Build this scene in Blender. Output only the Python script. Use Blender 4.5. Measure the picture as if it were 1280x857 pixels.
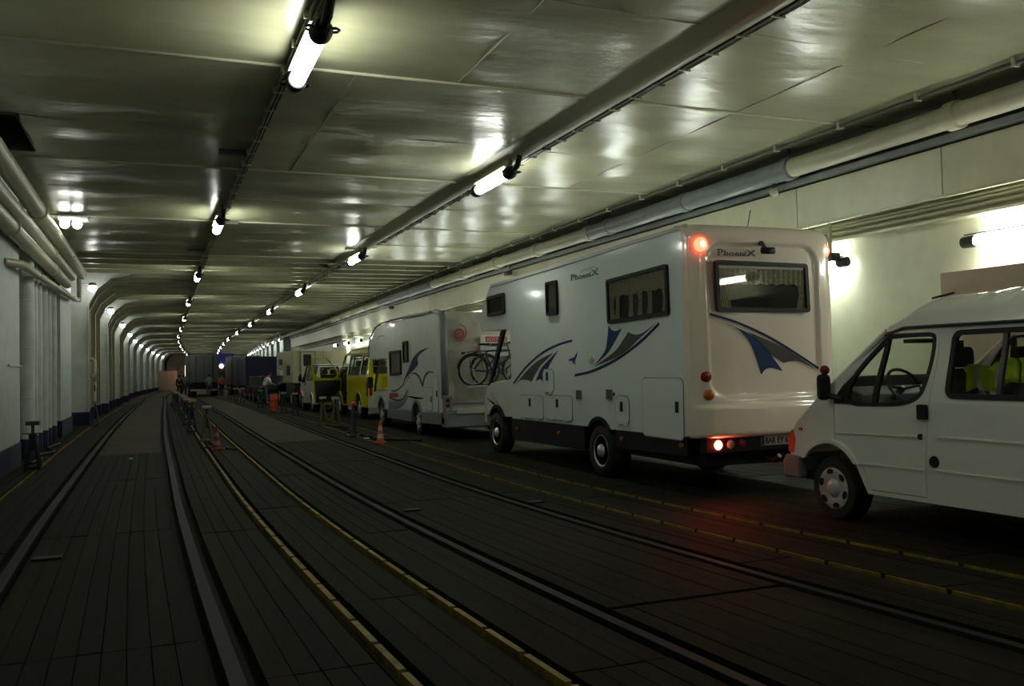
import bpy, bmesh, math, random
import numpy as np
from mathutils import Vector, Matrix, geometry
random.seed(7)
for o in list(bpy.data.objects): bpy.data.objects.remove(o)
C = bpy.context.scene.collection
PI = math.pi

# ------------------------------------------------------------------ camera, world, exposure
def look():
    F, CX, CY = 1120.0, 640.0, 428.5
    ey = np.array([192 - CX, -(467 - CY), F]); ey /= np.linalg.norm(ey)
    p = np.array([1192 - CX, -(447 - CY), F])
    ez = np.cross(p, ey); ez /= np.linalg.norm(ez)
    if ez[1] < 0: ez = -ez
    ex = p - ey * np.dot(p, ey); ex -= ez * np.dot(ex, ez); ex /= np.linalg.norm(ex)
    R = np.array([ex, ey, ez])
    return Matrix([[R[i][0], R[i][1], -R[i][2], 0] for i in range(3)] + [[0, 0, 0, 1]])
cam = bpy.data.cameras.new('camera'); co = bpy.data.objects.new('camera', cam); C.objects.link(co)
cam.sensor_width = 36; cam.lens = 1120 / 1280 * 36; cam.clip_end = 400; cam.clip_start = .05
co.matrix_world = look()
bpy.context.scene.camera = co
w = bpy.data.worlds.new('world'); bpy.context.scene.world = w; w.use_nodes = True
w.node_tree.nodes['Background'].inputs[0].default_value = (.006, .006, .005, 1)
w.node_tree.nodes['Background'].inputs[1].default_value = 1
vs = bpy.context.scene.view_settings
vs.view_transform = 'Standard'; vs.look = 'None'; vs.gamma = 1; vs.use_curve_mapping = False
vs.exposure = 0.0
TUBE = 32.0      # brightness of the fluorescent tubes
G = -1.65        # deck level (the camera is at z = 0)

# ------------------------------------------------------------------ materials
def mat(name, col, rough=.5, metal=0, bump=0, bscale=8, var=0, vscale=3, emit=None, es=0, coat=0, spec=.5, isl=0, stretch=None):
    m = bpy.data.materials.new(name); m.use_nodes = True; nt = m.node_tree; b = nt.nodes['Principled BSDF']
    b.inputs['Base Color'].default_value = (*col, 1); b.inputs['Roughness'].default_value = rough
    b.inputs['Metallic'].default_value = metal; b.inputs['Coat Weight'].default_value = coat
    b.inputs['Specular IOR Level'].default_value = spec
    if emit: b.inputs['Emission Color'].default_value = (*emit, 1); b.inputs['Emission Strength'].default_value = es
    L = nt.links.new
    if bump or var or isl:
        tc = nt.nodes.new('ShaderNodeTexCoord'); mp = nt.nodes.new('ShaderNodeMapping')
        g = nt.nodes.new('ShaderNodeNewGeometry'); L(g.outputs['Position'], mp.inputs[0])
        if stretch: mp.inputs['Scale'].default_value = stretch
    if bump:
        n = nt.nodes.new('ShaderNodeTexNoise'); n.inputs['Scale'].default_value = bscale; n.inputs['Detail'].default_value = 3
        bp = nt.nodes.new('ShaderNodeBump'); bp.inputs['Strength'].default_value = 1; bp.inputs['Distance'].default_value = bump
        L(mp.outputs[0], n.inputs['Vector']); L(n.outputs[0], bp.inputs['Height']); L(bp.outputs[0], b.inputs['Normal'])
    if var or isl:
        src = None
        if var:
            n2 = nt.nodes.new('ShaderNodeTexNoise'); n2.inputs['Scale'].default_value = vscale; n2.inputs['Detail'].default_value = 6
            L(mp.outputs[0], n2.inputs['Vector'])
            r = nt.nodes.new('ShaderNodeMapRange'); r.inputs[1].default_value = .3; r.inputs[2].default_value = .7
            r.inputs[3].default_value = 1 - var; r.inputs[4].default_value = 1 + var * .6; L(n2.outputs[0], r.inputs[0]); src = r.outputs[0]
        if isl:
            oi = nt.nodes.new('ShaderNodeObjectInfo'); ad = nt.nodes.new('ShaderNodeMath'); ad.operation = 'ADD'
            L(g.outputs['Random Per Island'], ad.inputs[0]); L(oi.outputs['Random'], ad.inputs[1])
            fr = nt.nodes.new('ShaderNodeMath'); fr.operation = 'FRACT'; L(ad.outputs[0], fr.inputs[0])
            r2 = nt.nodes.new('ShaderNodeMapRange'); r2.inputs[3].default_value = 1 - isl; r2.inputs[4].default_value = 1 + isl
            L(fr.outputs[0], r2.inputs[0])
            if src:
                mu = nt.nodes.new('ShaderNodeMath'); mu.operation = 'MULTIPLY'; L(src, mu.inputs[0]); L(r2.outputs[0], mu.inputs[1]); src = mu.outputs[0]
            else: src = r2.outputs[0]
        vm = nt.nodes.new('ShaderNodeVectorMath'); vm.operation = 'SCALE'; vm.inputs[0].default_value = col
        L(src, vm.inputs['Scale']); L(vm.outputs[0], b.inputs['Base Color'])
    return m
def glass_mat(name, tint, gloss=1.5, rough=.02):
    m = bpy.data.materials.new(name); m.use_nodes = True; nt = m.node_tree; L = nt.links.new
    for n in list(nt.nodes): nt.nodes.remove(n)
    o = nt.nodes.new('ShaderNodeOutputMaterial'); mx = nt.nodes.new('ShaderNodeMixShader')
    t = nt.nodes.new('ShaderNodeBsdfTransparent'); t.inputs[0].default_value = (*tint, 1)
    g = nt.nodes.new('ShaderNodeBsdfGlossy'); g.inputs['Roughness'].default_value = rough
    f = nt.nodes.new('ShaderNodeFresnel'); f.inputs[0].default_value = gloss
    ge = nt.nodes.new('ShaderNodeNewGeometry'); iv = nt.nodes.new('ShaderNodeMath'); iv.operation = 'SUBTRACT'; iv.inputs[0].default_value = 1; L(ge.outputs['Backfacing'], iv.inputs[1])
    ml = nt.nodes.new('ShaderNodeMath'); ml.operation = 'MULTIPLY'; L(f.outputs[0], ml.inputs[0]); L(iv.outputs[0], ml.inputs[1])
    L(ml.outputs[0], mx.inputs[0]); L(t.outputs[0], mx.inputs[1]); L(g.outputs[0], mx.inputs[2]); L(mx.outputs[0], o.inputs[0])
    return m
M = {}
M['ceil'] = mat('ceiling paint', (.43, .42, .275), .25, bump=.011, bscale=4.2, var=.14, vscale=1.2, stretch=(.45, 1.1, 1))
M['seam'] = mat('weld seam paint', (.62, .60, .42), .4)
M['tray'] = mat('rusty tray', (.17, .15, .10), .6, var=.4)
M['ceil_dark'] = mat('dark paint', (.10, .10, .075), .6, var=.4)  # plain dark paint shared by brackets, hangers, conduit, hatch well and upper wall
M['beam'] = mat('beam paint', (.44, .43, .29), .35, bump=.004, bscale=3, var=.25, vscale=1)
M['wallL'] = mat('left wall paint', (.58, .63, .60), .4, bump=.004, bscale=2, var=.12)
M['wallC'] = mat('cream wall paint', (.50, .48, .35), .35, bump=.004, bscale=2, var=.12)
M['wallR'] = mat('right wall paint', (.72, .70, .51), .33, bump=.006, bscale=2, var=.08)
M['pink'] = mat('pinkish cabinet paint', (.46, .38, .30), .5, var=.08)
M['blue'] = mat('dark blue paint', (.008, .012, .05), .5)
M['trunk'] = mat('trunking paint', (.30, .29, .20), .35, bump=.004, bscale=3)
M['pipe'] = mat('cream pipe paint', (.48, .46, .33), .38, var=.12, bump=.002, bscale=20)
M['pipeg'] = mat('grey pipe paint', (.20, .22, .22), .4, var=.15)
M['pipew'] = mat('lagged pipe paint', (.55, .59, .57), .5, bump=.006, bscale=9, var=.15)
M['wood'] = mat('deck planks', (.0125, .0095, .0042), .75, spec=.15, bump=.003, bscale=14, var=.35, vscale=3, isl=.38, stretch=(5, .5, 1))
M['plate'] = mat('worn deck steel', (.052, .039, .019), .7, spec=.2, bump=.002, bscale=10, var=.45, vscale=1.6)
M['sub'] = mat('tarry groove', (.006, .006, .006), .8)
M['rail'] = mat('worn rail steel', (.0125, .012, .012), .6, 0, spec=.3, var=.25, vscale=6)
M['yline'] = mat('yellow bar paint', (.24, .17, .010), .55, var=.5, vscale=9)
M['black'] = mat('black plastic', (.010, .010, .011), .55, spec=.3)
M['dark'] = mat('dark grey metal', (.035, .036, .038), .45)
M['rubber'] = mat('tyre rubber', (.012, .012, .012), .75)
M['chrome'] = mat('chrome', (.8, .8, .78), .3, .65)
M['alu'] = mat('wheel cover silver', (.50, .51, .50), .4, .2)
M['white'] = mat('white lacquer', (.74, .82, .80), .09, coat=.3, bump=.0003, bscale=3)
M['moulding'] = mat('ivory rear moulding', (.84, .755, .64), .14, coat=.4)
M['vanwhite'] = mat('white van paint', (.76, .78, .72), .2, coat=.25)
M['mh2'] = mat('motorhome white', (.68, .73, .68), .2, coat=.2, var=.05)
M['mh2rear'] = mat('dusty motorhome rear', (.50, .48, .40), .45, var=.35, vscale=2)
M['mh2grey'] = mat('motorhome grey moulding', (.19, .21, .22), .35)
M['yellow'] = mat('yellow van paint', (.58, .56, .01), .22, coat=.3)
M['decalblue'] = mat('navy film', (.008, .014, .085), .5, spec=.2)
M['blind'] = mat('grey blind', (.16, .17, .15), .8)
M['brakelens'] = mat('lit brake lens', (.8, .05, .03), .2, emit=(1, .05, .02), es=150)
M['dullred'] = mat('dull red plastic', (.22, .03, .02), .6)  # duller, darker red for the left cone
M['dullwhite'] = mat('dull band', (.25, .23, .2), .6)  # duller, darker band for the left cone
M['decalblue2'] = mat('blue film', (.012, .035, .12), .5, spec=.2)
M['decalgrey'] = mat('taupe film', (.075, .073, .06), .5, spec=.2)
M['decalred'] = mat('red film', (.42, .02, .02), .4)
M['signred'] = mat('red sign', (.5, .03, .03), .5)
M['signwhite'] = mat('white sign', (.7, .7, .66), .5)
M['curtain'] = mat('lace curtain', (.34, .31, .25), .9, bump=.01, bscale=30, var=.3, vscale=25)
M['glass'] = glass_mat('window glass', (.93, .96, .93), 1.45)
M['glassdark'] = glass_mat('tinted acrylic', (.88, .88, .84), 1.45)
M['redlamp'] = mat('unlit red lens', (.22, .01, .012), .15)
M['amber'] = mat('amber lens', (.45, .13, .01), .15)
M['clearlens'] = mat('clear lens', (.3, .3, .3), .1)
M['redlit'] = mat('lit red lens', (.8, .05, .03), .2, emit=(1, .07, .03), es=9)
M['redcore'] = mat('red bulb core', (1, .4, .1), .2, emit=(1, .38, .12), es=26)
M['orangelit'] = mat('indicator lens', (.75, .1, .03), .2)
M['tube'] = mat('fluorescent glass', (.9, .9, .9), .3, emit=(.95, 1, .90), es=TUBE)
M['tubeR'] = mat('wall lamp glass', (.9, .9, .9), .3, emit=(.92, 1, .93), es=TUBE * 1.7)
M['bulb'] = mat('round lamp glass', (.9, .9, .9), .3, emit=(1, 1, .92), es=20)
M['warm'] = mat('warm lamp', (.9, .9, .9), .3, emit=(1, .55, .35), es=9)
M['hivis'] = mat('hi-vis cloth', (.62, .78, .02), .8, bump=.01, bscale=25)
M['silver'] = mat('reflective tape', (.5, .5, .5), .4)
M['seat'] = mat('seat cloth', (.02, .022, .025), .9)
M['dash'] = mat('dashboard', (.03, .032, .034), .6)
M['orange'] = mat('orange plastic', (.62, .09, .02), .5)
M['conewhite'] = mat('cone reflective band', (.55, .52, .5), .5)
M['olive'] = mat('olive yellow paint', (.11, .09, .03), .6)
M['navy'] = mat('navy paint', (.015, .022, .05), .5)
M['headgrey'] = mat('worn trestle head', (.34, .33, .27), .6)
M['yhead'] = mat('yellow trestle head', (.5, .36, .02), .5)
M['camper'] = mat('camper cream', (.46, .43, .26), .4)
M['truckgrey'] = mat('grey box panels', (.12, .135, .13), .5)
M['truckblue'] = mat('blue tarpaulin', (.022, .035, .11), .5)
M['sky'] = mat('bright blue tarpaulin', (.02, .06, .5), .5, emit=(.02, .08, .7), es=.0)
M['skin'] = mat('skin', (.40, .22, .15), .6)
M['hair'] = mat('dark hair', (.02, .015, .01), .8)
M['tshirt'] = mat('white cotton', (.65, .68, .68), .8)
M['lightblue'] = mat('pale blue cotton', (.25, .38, .45), .8)
M['jeans'] = mat('jeans', (.06, .10, .16), .8)
M['darkcloth'] = mat('dark cloth', (.02, .02, .025), .8)
M['jacket'] = mat('orange jacket cloth', (.65, .2, .01), .8)
M['plateyellow'] = mat('number plate', (.42, .41, .34), .4)
M['bikeblue'] = mat('blue bike frame', (.02, .10, .32), .3)
M['bikedark'] = mat('black bike frame', (.03, .03, .032), .3)
M['carred'] = mat('dark red car paint', (.10, .01, .012), .25)
M['carblack'] = mat('black car paint', (.012, .012, .014), .25)

# ------------------------------------------------------------------ mesh helpers
class MB:
    def __init__(s): s.v = []; s.f = []
    def add(s, vs_, fs):
        n = len(s.v); s.v += [tuple(p) for p in vs_]; s.f += [tuple(i + n for i in f) for f in fs]; return s
    def box(s, x0, x1, y0, y1, z0, z1):
        return s.add([(x, y, z) for z in (z0, z1) for y in (y0, y1) for x in (x0, x1)],
                     [(0, 2, 3, 1), (4, 5, 7, 6), (0, 1, 5, 4), (2, 6, 7, 3), (0, 4, 6, 2), (1, 3, 7, 5)])
    def tube(s, pts, r, n=10, caps=True):
        pts = [Vector(p) for p in pts]; rs = r if isinstance(r, (list, tuple)) else [r] * len(pts)
        rings = []; up = None
        for i, p in enumerate(pts):
            t = (pts[min(i + 1, len(pts) - 1)] - pts[max(i - 1, 0)]).normalized()
            if up is None: up = Vector((0, 0, 1)) if abs(t.z) < .9 else Vector((1, 0, 0))
            a = t.cross(up).normalized(); b = a.cross(t).normalized(); up = b
            rings.append([p + (a * math.cos(2 * PI * k / n) + b * math.sin(2 * PI * k / n)) * rs[i] for k in range(n)])
        vs_ = [q for ring in rings for q in ring]; fs = []
        for i in range(len(pts) - 1):
            for k in range(n):
                fs.append((i * n + k, i * n + (k + 1) % n, (i + 1) * n + (k + 1) % n, (i + 1) * n + k))
        if caps: fs += [tuple(range(n - 1, -1, -1)), tuple(range((len(pts) - 1) * n, len(pts) * n))]
        return s.add(vs_, fs)
    def lathe(s, prof, c, ax='z', n=24):
        vs_ = []; fs = []
        for (r, h) in prof:
            for k in range(n):
                a = 2 * PI * k / n; u, v = r * math.cos(a), r * math.sin(a)
                q = {'z': (u, v, h), 'x': (h, u, v), 'y': (u, h, v)}[ax]
                vs_.append((c[0] + q[0], c[1] + q[1], c[2] + q[2]))
        for i in range(len(prof) - 1):
            for k in range(n):
                fs.append((i * n + k, i * n + (k + 1) % n, (i + 1) * n + (k + 1) % n, (i + 1) * n + k))
        fs += [tuple(range(n - 1, -1, -1)), tuple(range((len(prof) - 1) * n, len(prof) * n))]
        return s.add(vs_, fs)
    def sphere(s, c, r, n=12, sc=(1, 1, 1)):
        prof = [(max(1e-4, math.sin(PI * i / 8)), -math.cos(PI * i / 8)) for i in range(9)]
        t = MB().lathe(prof, (0, 0, 0), 'z', n)
        return s.add([(c[0] + r * sc[0] * a, c[1] + r * sc[1] * b, c[2] + r * sc[2] * d) for a, b, d in t.v], t.f)
    def plate(s, loops, w0, w1, mp):
        """loops: outer + holes in (u,v); slab between w0 and w1; mp(u,v,w) -> world."""
        P = [[Vector((u, v, 0)) for u, v in lp] for lp in loops]
        if len(loops) == 2 and len(loops[0]) == len(loops[1]):
            k = len(loops[0]); tri = [(i, (i + 1) % k, k + (i + 1) % k, k + i) for i in range(k)]
        else: tri = geometry.tessellate_polygon(P)
        flat = [p for lp in loops for p in lp]; n = len(flat)
        vs_ = [mp(u, v, w0) for u, v in flat] + [mp(u, v, w1) for u, v in flat]
        fs = [tuple(t) for t in tri] + [tuple(n + i for i in reversed(t)) for t in tri]
        o = 0
        for lp in loops:
            k = len(lp)
            for i in range(k): a, b = o + i, o + (i + 1) % k; fs.append((a, b, n + b, n + a))
            o += k
        return s.add(vs_, fs)
    def grid(s, fn, nu, nv):
        vs_ = [fn(i / nu, j / nv) for j in range(nv + 1) for i in range(nu + 1)]
        fs = [(j * (nu + 1) + i, j * (nu + 1) + i + 1, (j + 1) * (nu + 1) + i + 1, (j + 1) * (nu + 1) + i) for j in range(nv) for i in range(nu)]
        return s.add(vs_, fs)
SIDE = lambda X: (lambda u, v, w: (X - w, u, v))      # left side of a vehicle: u=y v=z, w outward
RSIDE = lambda X: (lambda u, v, w: (X + w, u, v))
REAR = lambda Y: (lambda u, v, w: (u, Y - w, v))      # rear face
TOPF = lambda Z: (lambda u, v, w: (u, v, Z + w))
def rrect(u0, u1, v0, v1, r, n=5):
    out = []
    for cx_, cy_, a0 in ((u1 - r, v1 - r, 0), (u0 + r, v1 - r, 90), (u0 + r, v0 + r, 180), (u1 - r, v0 + r, 270)):
        for i in range(n + 1):
            a = math.radians(a0 + 90 * i / n); out.append((cx_ + r * math.cos(a), cy_ + r * math.sin(a)))
    return out
def roundpoly(pts, r, n=4):
    out = []; k = len(pts)
    for i in range(k):
        p0, p, p1 = Vector(pts[i - 1]), Vector(pts[i]), Vector(pts[(i + 1) % k])
        a = p0 - p; b = p1 - p; rr = min(r, a.length * .45, b.length * .45)
        A = p + a.normalized() * rr; B = p + b.normalized() * rr
        for j in range(n + 1):
            t = j / n; q = A * (1 - t) ** 2 + p * 2 * t * (1 - t) + B * t * t; out.append((q.x, q.y))
    return out
def inset(pts, d):
    c = Vector((sum(p[0] for p in pts) / len(pts), sum(p[1] for p in pts) / len(pts))); out = []
    k = len(pts); area = sum(pts[i][0] * pts[(i + 1) % k][1] - pts[(i + 1) % k][0] * pts[i][1] for i in range(k)); s = 1 if area > 0 else -1
    for i in range(k):
        t = (Vector(pts[(i + 1) % k]) - Vector(pts[i - 1]))
        if t.length < 1e-9: out.append(pts[i]); continue
        t.normalize(); nrm = Vector((-t.y, t.x)) * s
        out.append((pts[i][0] + nrm.x * d, pts[i][1] + nrm.y * d))
    return out
def crom(pts, n=8, closed=False):
    P = [Vector(p) for p in pts]; k = len(P); out = []
    rng = range(k) if closed else range(k - 1)
    for i in rng:
        if closed: a, b, c, d = P[i - 1], P[i], P[(i + 1) % k], P[(i + 2) % k]
        else: a, b, c, d = P[max(i - 1, 0)], P[i], P[i + 1], P[min(i + 2, k - 1)]
        for j in range(n):
            t = j / n
            out.append(.5 * ((2 * b) + (c - a) * t + (2 * a - 5 * b + 4 * c - d) * t * t + (3 * b - a - 3 * c + d) * t ** 3))
    if not closed: out.append(P[-1])
    return [tuple(p) for p in out]
def ribbon(pts, wd):
    P = crom(pts, 8); L = []; Rr = []
    for i, p in enumerate(P):
        t = Vector(P[min(i + 1, len(P) - 1)]) - Vector(P[max(i - 1, 0)]); t.normalize()
        f = wd if not callable(wd) else wd(i / (len(P) - 1))
        L.append((p[0] - t.y * f / 2, p[1] + t.x * f / 2)); Rr.append((p[0] + t.y * f / 2, p[1] - t.x * f / 2))
    return L + Rr[::-1]

def wloc(o):
    v = Vector((0, 0, 0))
    while o: v += o.location; o = o.parent
    return v
def obj(name, mb, m, parent=None, smooth=False, bevel=0, seg=2, auto=None, **props):
    me = bpy.data.meshes.new(name)
    V = np.array(mb.v, dtype=float)
    if parent is not None: off = np.array(wloc(parent))
    elif props.pop('origin0', False): off = np.zeros(3)
    else:
        lo, hi = V.min(0), V.max(0); off = np.array([(lo[0] + hi[0]) / 2, (lo[1] + hi[1]) / 2, lo[2]])
    me.from_pydata((V - off).tolist(), [], mb.f); me.update()
    bm = bmesh.new(); bm.from_mesh(me); bmesh.ops.recalc_face_normals(bm, faces=bm.faces); bm.to_mesh(me); bm.free()
    o = bpy.data.objects.new(name, me); C.objects.link(o)
    if m: me.materials.append(m if not isinstance(m, str) else M[m])
    if parent is not None: o.parent = parent
    else: o.location = off
    if smooth:
        for p in me.polygons: p.use_smooth = True
        if auto is not None: me.set_sharp_from_angle(angle=math.radians(auto))
    if bevel:
        b = o.modifiers.new('bevel', 'BEVEL'); b.width = bevel; b.segments = seg; b.limit_method = 'ANGLE'; b.angle_limit = math.radians(40)
        for p in me.polygons: p.use_smooth = True
        b.harden_normals = True
        me.set_sharp_from_angle(angle=math.radians(50)) if seg < 2 else None
    for k, v in props.items(): o[k] = v
    return o
def thing(name, label, cat, loc, group=None):
    o = bpy.data.objects.new(name, None); C.objects.link(o); o.location = loc; o.empty_display_size = .2
    o['label'] = label; o['category'] = cat
    if group: o['group'] = group
    return o
def tag(o, label, cat, group=None):
    o['label'] = label; o['category'] = cat
    if group: o['group'] = group
    return o
def dup(root, loc, label=None, group=None, rz=None):
    def cp(o, par):
        c = o.copy(); C.objects.link(c); c.parent = par
        for ch in o.children: cp(ch, c)
        return c
    r = cp(root, None); r.location = loc
    if rz is not None: r.rotation_euler[2] = rz
    if label: r['label'] = label
    if group: r['group'] = group
    return r
def text_mb(body, size, mp, w=.003, shear=0, space=1.0, align='LEFT', bold=0.0, xs=1.0):
    cu = bpy.data.curves.new('text', 'FONT'); cu.body = body; cu.size = size; cu.extrude = w / 2; cu.shear = shear
    cu.space_character = space; cu.align_x = align; cu.offset = bold; cu.resolution_u = 3
    o = bpy.data.objects.new('text', cu); C.objects.link(o)
    dg = bpy.context.evaluated_depsgraph_get(); me = o.evaluated_get(dg).to_mesh()
    mb = MB().add([mp(v.co.x * xs, v.co.y, v.co.z + w / 2) for v in me.vertices], [tuple(p.vertices) for p in me.polygons])
    o.evaluated_get(dg).to_mesh_clear(); bpy.data.objects.remove(o); bpy.data.curves.remove(cu)
    return mb

# ------------------------------------------------------------------ the deck bends and sags with distance
YT = [-20, 0, 25, 31, 42, 53, 64, 75, 86, 97, 108, 119, 130, 150]
XT = [0, 0, 0, .05, .15, .3, .43, .55, .85, 1.3, 1.8, 2.35, 3.0, 4.4]
ZT = [0, 0, 0, 0, -.04, -.12, -.2, -.25, -.31, -.38, -.45, -.51, -.58, -.75]
def tab(y, T):
    i = max(0, min(len(YT) - 2, int(np.searchsorted(YT, y)) - 1))
    sl = lambda k: (T[k + 1] - T[k - 1]) / (YT[k + 1] - YT[k - 1]) if 0 < k < len(YT) - 1 else (T[min(k + 1, len(T) - 1)] - T[max(k - 1, 0)]) / (YT[min(k + 1, len(T) - 1)] - YT[max(k - 1, 0)])
    h = YT[i + 1] - YT[i]; t = (y - YT[i]) / h; a, b = sl(i) * h, sl(i + 1) * h
    return (2 * t ** 3 - 3 * t * t + 1) * T[i] + (t ** 3 - 2 * t * t + t) * a + (-2 * t ** 3 + 3 * t * t) * T[i + 1] + (t ** 3 - t * t) * b
def W(x, y, z): return (x + tab(y, XT), y, z + tab(y, ZT))
def FX(x, y):
    """deck lines fan out a little close to the camera"""
    f = .15 + max(0, x - .3) * .11 if x > -3 else .15
    return x + f * (max(0, 14 - y)) ** 2 / 100
def WF(x, y, z): return W(FX(x, y), y, z)
def ground(y): return G + tab(y, ZT)
def ysteps(y0, y1, near=2.0, far=5.0):
    out = [y0]
    while out[-1] < y1 - 1e-6:
        st = near if out[-1] < 20 else far
        out.append(min(y1, out[-1] + st))
    return out
def strip(mb, x0, x1, y0, y1, z0, z1, f=W, st=None):
    """box swept along the deck"""
    ys = st or ysteps(y0, y1)
    vs_ = []; fs = []
    for y in ys: vs_ += [f(x0, y, z0), f(x1, y, z0), f(x1, y, z1), f(x0, y, z1)]
    for i in range(len(ys) - 1):
        a = i * 4; b = a + 4
        for k in range(4): fs.append((a + k, a + (k + 1) % 4, b + (k + 1) % 4, b + k))
    fs += [(3, 2, 1, 0), tuple(len(vs_) - 4 + k for k in range(4))]
    return mb.add(vs_, fs)
ORD = ['nearest', 'second', 'third', 'fourth', 'fifth', 'sixth', 'seventh', 'eighth', 'ninth', 'tenth', 'eleventh', 'twelfth', 'thirteenth', 'fourteenth', 'fifteenth',
       'sixteenth', 'seventeenth', 'eighteenth', 'nineteenth', 'twentieth'] + ['twenty-' + s for s in ('first', 'second', 'third', 'fourth', 'fifth', 'sixth', 'seventh', 'eighth', 'ninth')] + ['thirtieth'] + ['thirty-' + s for s in ('first', 'second', 'third', 'fourth', 'fifth', 'sixth', 'seventh', 'eighth', 'ninth')]

# ================================================================== SETTING
YB, YE = -8, 145
fl = obj('floor', strip(MB(), -3.1, 10.7, YB, YE, G - .3, G - .11), 'sub', origin0=True, kind='structure')
XL = [-2.62, -1.93, -1.2, .28, 1.05, 1.7, 2.45, 4.0, 4.68, 5.42, 10.25]
GW = [0, .05, .125, .135, .08, .08, .115, .115, .055, .05, 0]      # half-width of the grooves
JN = [[5.2, 10.4, 15.6], [4.6, 9.6, 15.2], [5.9, 10.25, 15.3], [5.02, 9.8, 15.0], [6.4, 11.2, 15.8], [4.4, 9.0, 14.6], [5.47, 10.9, 16.2], [6.2, 11.0, 15.4], [4.9, 10.1, 15.6], [5.6, 10.8, 16.0]]
far = MB(); gp = .006
for zi in range(10):
    a = XL[zi] + GW[zi]; b = XL[zi + 1] - GW[zi + 1]; n = max(2, round((b - a) / .142)); js = JN[zi]
    for k in range(n):
        x0 = a + (b - a) * k / n; x1 = a + (b - a) * (k + 1) / n
        ends = [2.2] + js
        for q in range(3):
            e0, e1 = ends[q], ends[q + 1]; big = .05 if (zi == 6 and q in (0, 1)) else .006
            dz = random.uniform(-.003, .002)
            mb = strip(MB(), x0 + gp / 2, x1 - gp / 2, e0 + (.012 if q else 0), e1 - (big if q == 0 else .012), G - .05, G + dz, WF)
            if zi == 9 and k > 11: far.add(mb.v, mb.f)
            else: obj('plank', mb, 'wood', fl)
        y = js[2]; lim = {2: 20.2, 6: 21.5}.get(zi, 60)
        strip(far, x0 + gp / 2, x1 - gp / 2, YB, 2.19, G - .05, G, WF)
        while y < lim:
            y2 = min(lim, y + random.uniform(5.2, 5.6)); strip(far, x0 + gp / 2, x1 - gp / 2, y + .01, y2, G - .05, G + random.uniform(-.003, .002), WF); y = y2
    lim = {2: 20.2, 6: 21.5}.get(zi, 60); y = lim
    while y < YE - 1:
        y2 = min(YE, y + 5.5)
        obj('deck_plate', strip(MB(), a, b, y + .015, y2, G - .05, G - .002, WF), 'plate', fl); y = y2
o = obj('plank', far, 'wood', fl); o['kind'] = 'stuff'
# rails and yellow bars
def rail(xc, w2, label):
    mb = strip(MB(), xc - w2, xc + w2, 1.5, YE, G - .11, G + .002, WF, ysteps(1.5, YE, .8, 3))
    t = tag(obj('rail', mb, 'rail', None, bevel=.006), label, 'rail')
    return t
rail(-1.2, .045, 'grey steel rail sunk in the planks beside the left wall')
rail(.28, .045, 'wide grey steel rail curving up the left third of the deck')
rail(2.45, .036, 'dark steel rail right of the second yellow line, crossing the middle of the deck')
rail(4.0, .036, 'dark steel rail furthest right, passing in front of the parked vehicles')
def bars(xc, w2, label, y1=60):
    y = 2.6; pts = []
    root = thing('yellow_line', label, 'line', WF(xc, y, G - .04))
    st = MB()
    while y < y1:
        mb = strip(MB(), xc - w2, xc + w2, y, y + .50, G - .05, G + .012, WF, [y, y + .17, y + .34, y + .50])
        if y < 26: obj('bar', mb, 'yline', root)
        else: st.add(mb.v, mb.f)
        y += .555
    obj('bar', st, 'yline', root, kind='stuff')
bars(-1.93, .008, 'faint yellow bar line along the foot of the left wall')
bars(1.05, .020, 'yellow bar line left of the trestles, brightest one, curving to the bottom edge')
bars(1.7, .018, 'yellow bar line between the trestles and the dark middle rail')
bars(4.68, .009, 'thin yellow bar line between the right rail and the vehicles')
bars(5.42, .007, 'thinnest yellow bar line, closest to the vehicle wheels')

# ceiling
ZC = 3.4
ce = obj('ceiling', strip(MB(), -3.1, 10.7, YB, YE, 3.95, 4.1), 'ceil', origin0=True, kind='structure')
seamy = [-8, -.9, 4.6, 10.1, 15.5, 21.0, 27.2]
cols = [(-2.75, 1.4), (1.4, 5.4), (5.4, 10.1)]
for j in range(6):
    for i, (a, b) in enumerate(cols):
        y0, y1 = seamy[j], seamy[j + 1]
        holes = []
        if i == 0 and y0 == 10.1: parts = [(a, b, y0, 13.12), (a, -2.35, 13.12, 15.2), (-1.62, b, 13.12, 15.2), (a, b, 15.2, y1)]
        else: parts = [(a, b, y0, y1)]
        for (p, q, r, s) in parts:
            ph = random.uniform(0, 6)
            def fn(u, v, p=p, q=q, r=r, s=s, ph=ph, a=a, b=b, y0=y0, y1=y1):
                x = p + (q - p) * u; y = r + (s - r) * v; U = (x - a) / (b - a); V = (y - y0) / (y1 - y0)
                e = math.sin(PI * U) * math.sin(PI * V)
                return (x, y, ZC + e * (.022 * math.sin(5 * U * PI + ph) * math.sin(2 * V * PI + ph) + .016 * math.sin(7 * V * PI + 2 * ph)))
            g = MB().grid(fn, 24, 24)
            obj('ceiling_plate', g, 'ceil', ce, smooth=True)
for y in seamy[1:]:
    obj('weld_seam', MB().tube([(-2.7, y, ZC), (10.0, y, ZC)], .026, 8), 'seam', ce, smooth=True)
for (x0, y0, x1, y1) in ((1.45, 7.4, 9.2, 7.75), (1.45, 12.8, 5.3, 12.8), (5.5, 12.9, 9.6, 12.9), (-2.5, 18.2, 5.2, 18.2), (3.4, 4.6, 3.4, 10.1), (7.4, 4.6, 7.4, 15.5), (5.5, 18.3, 9.6, 18.3), (5.5, 24, 9.6, 24), (2.2, 10.1, 2.2, 15.5)):
    obj('stitch_weld', MB().tube([(x0, y0, ZC - .002), (x1, y1, ZC - .002)], .007, 6), 'beam', ce)
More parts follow.
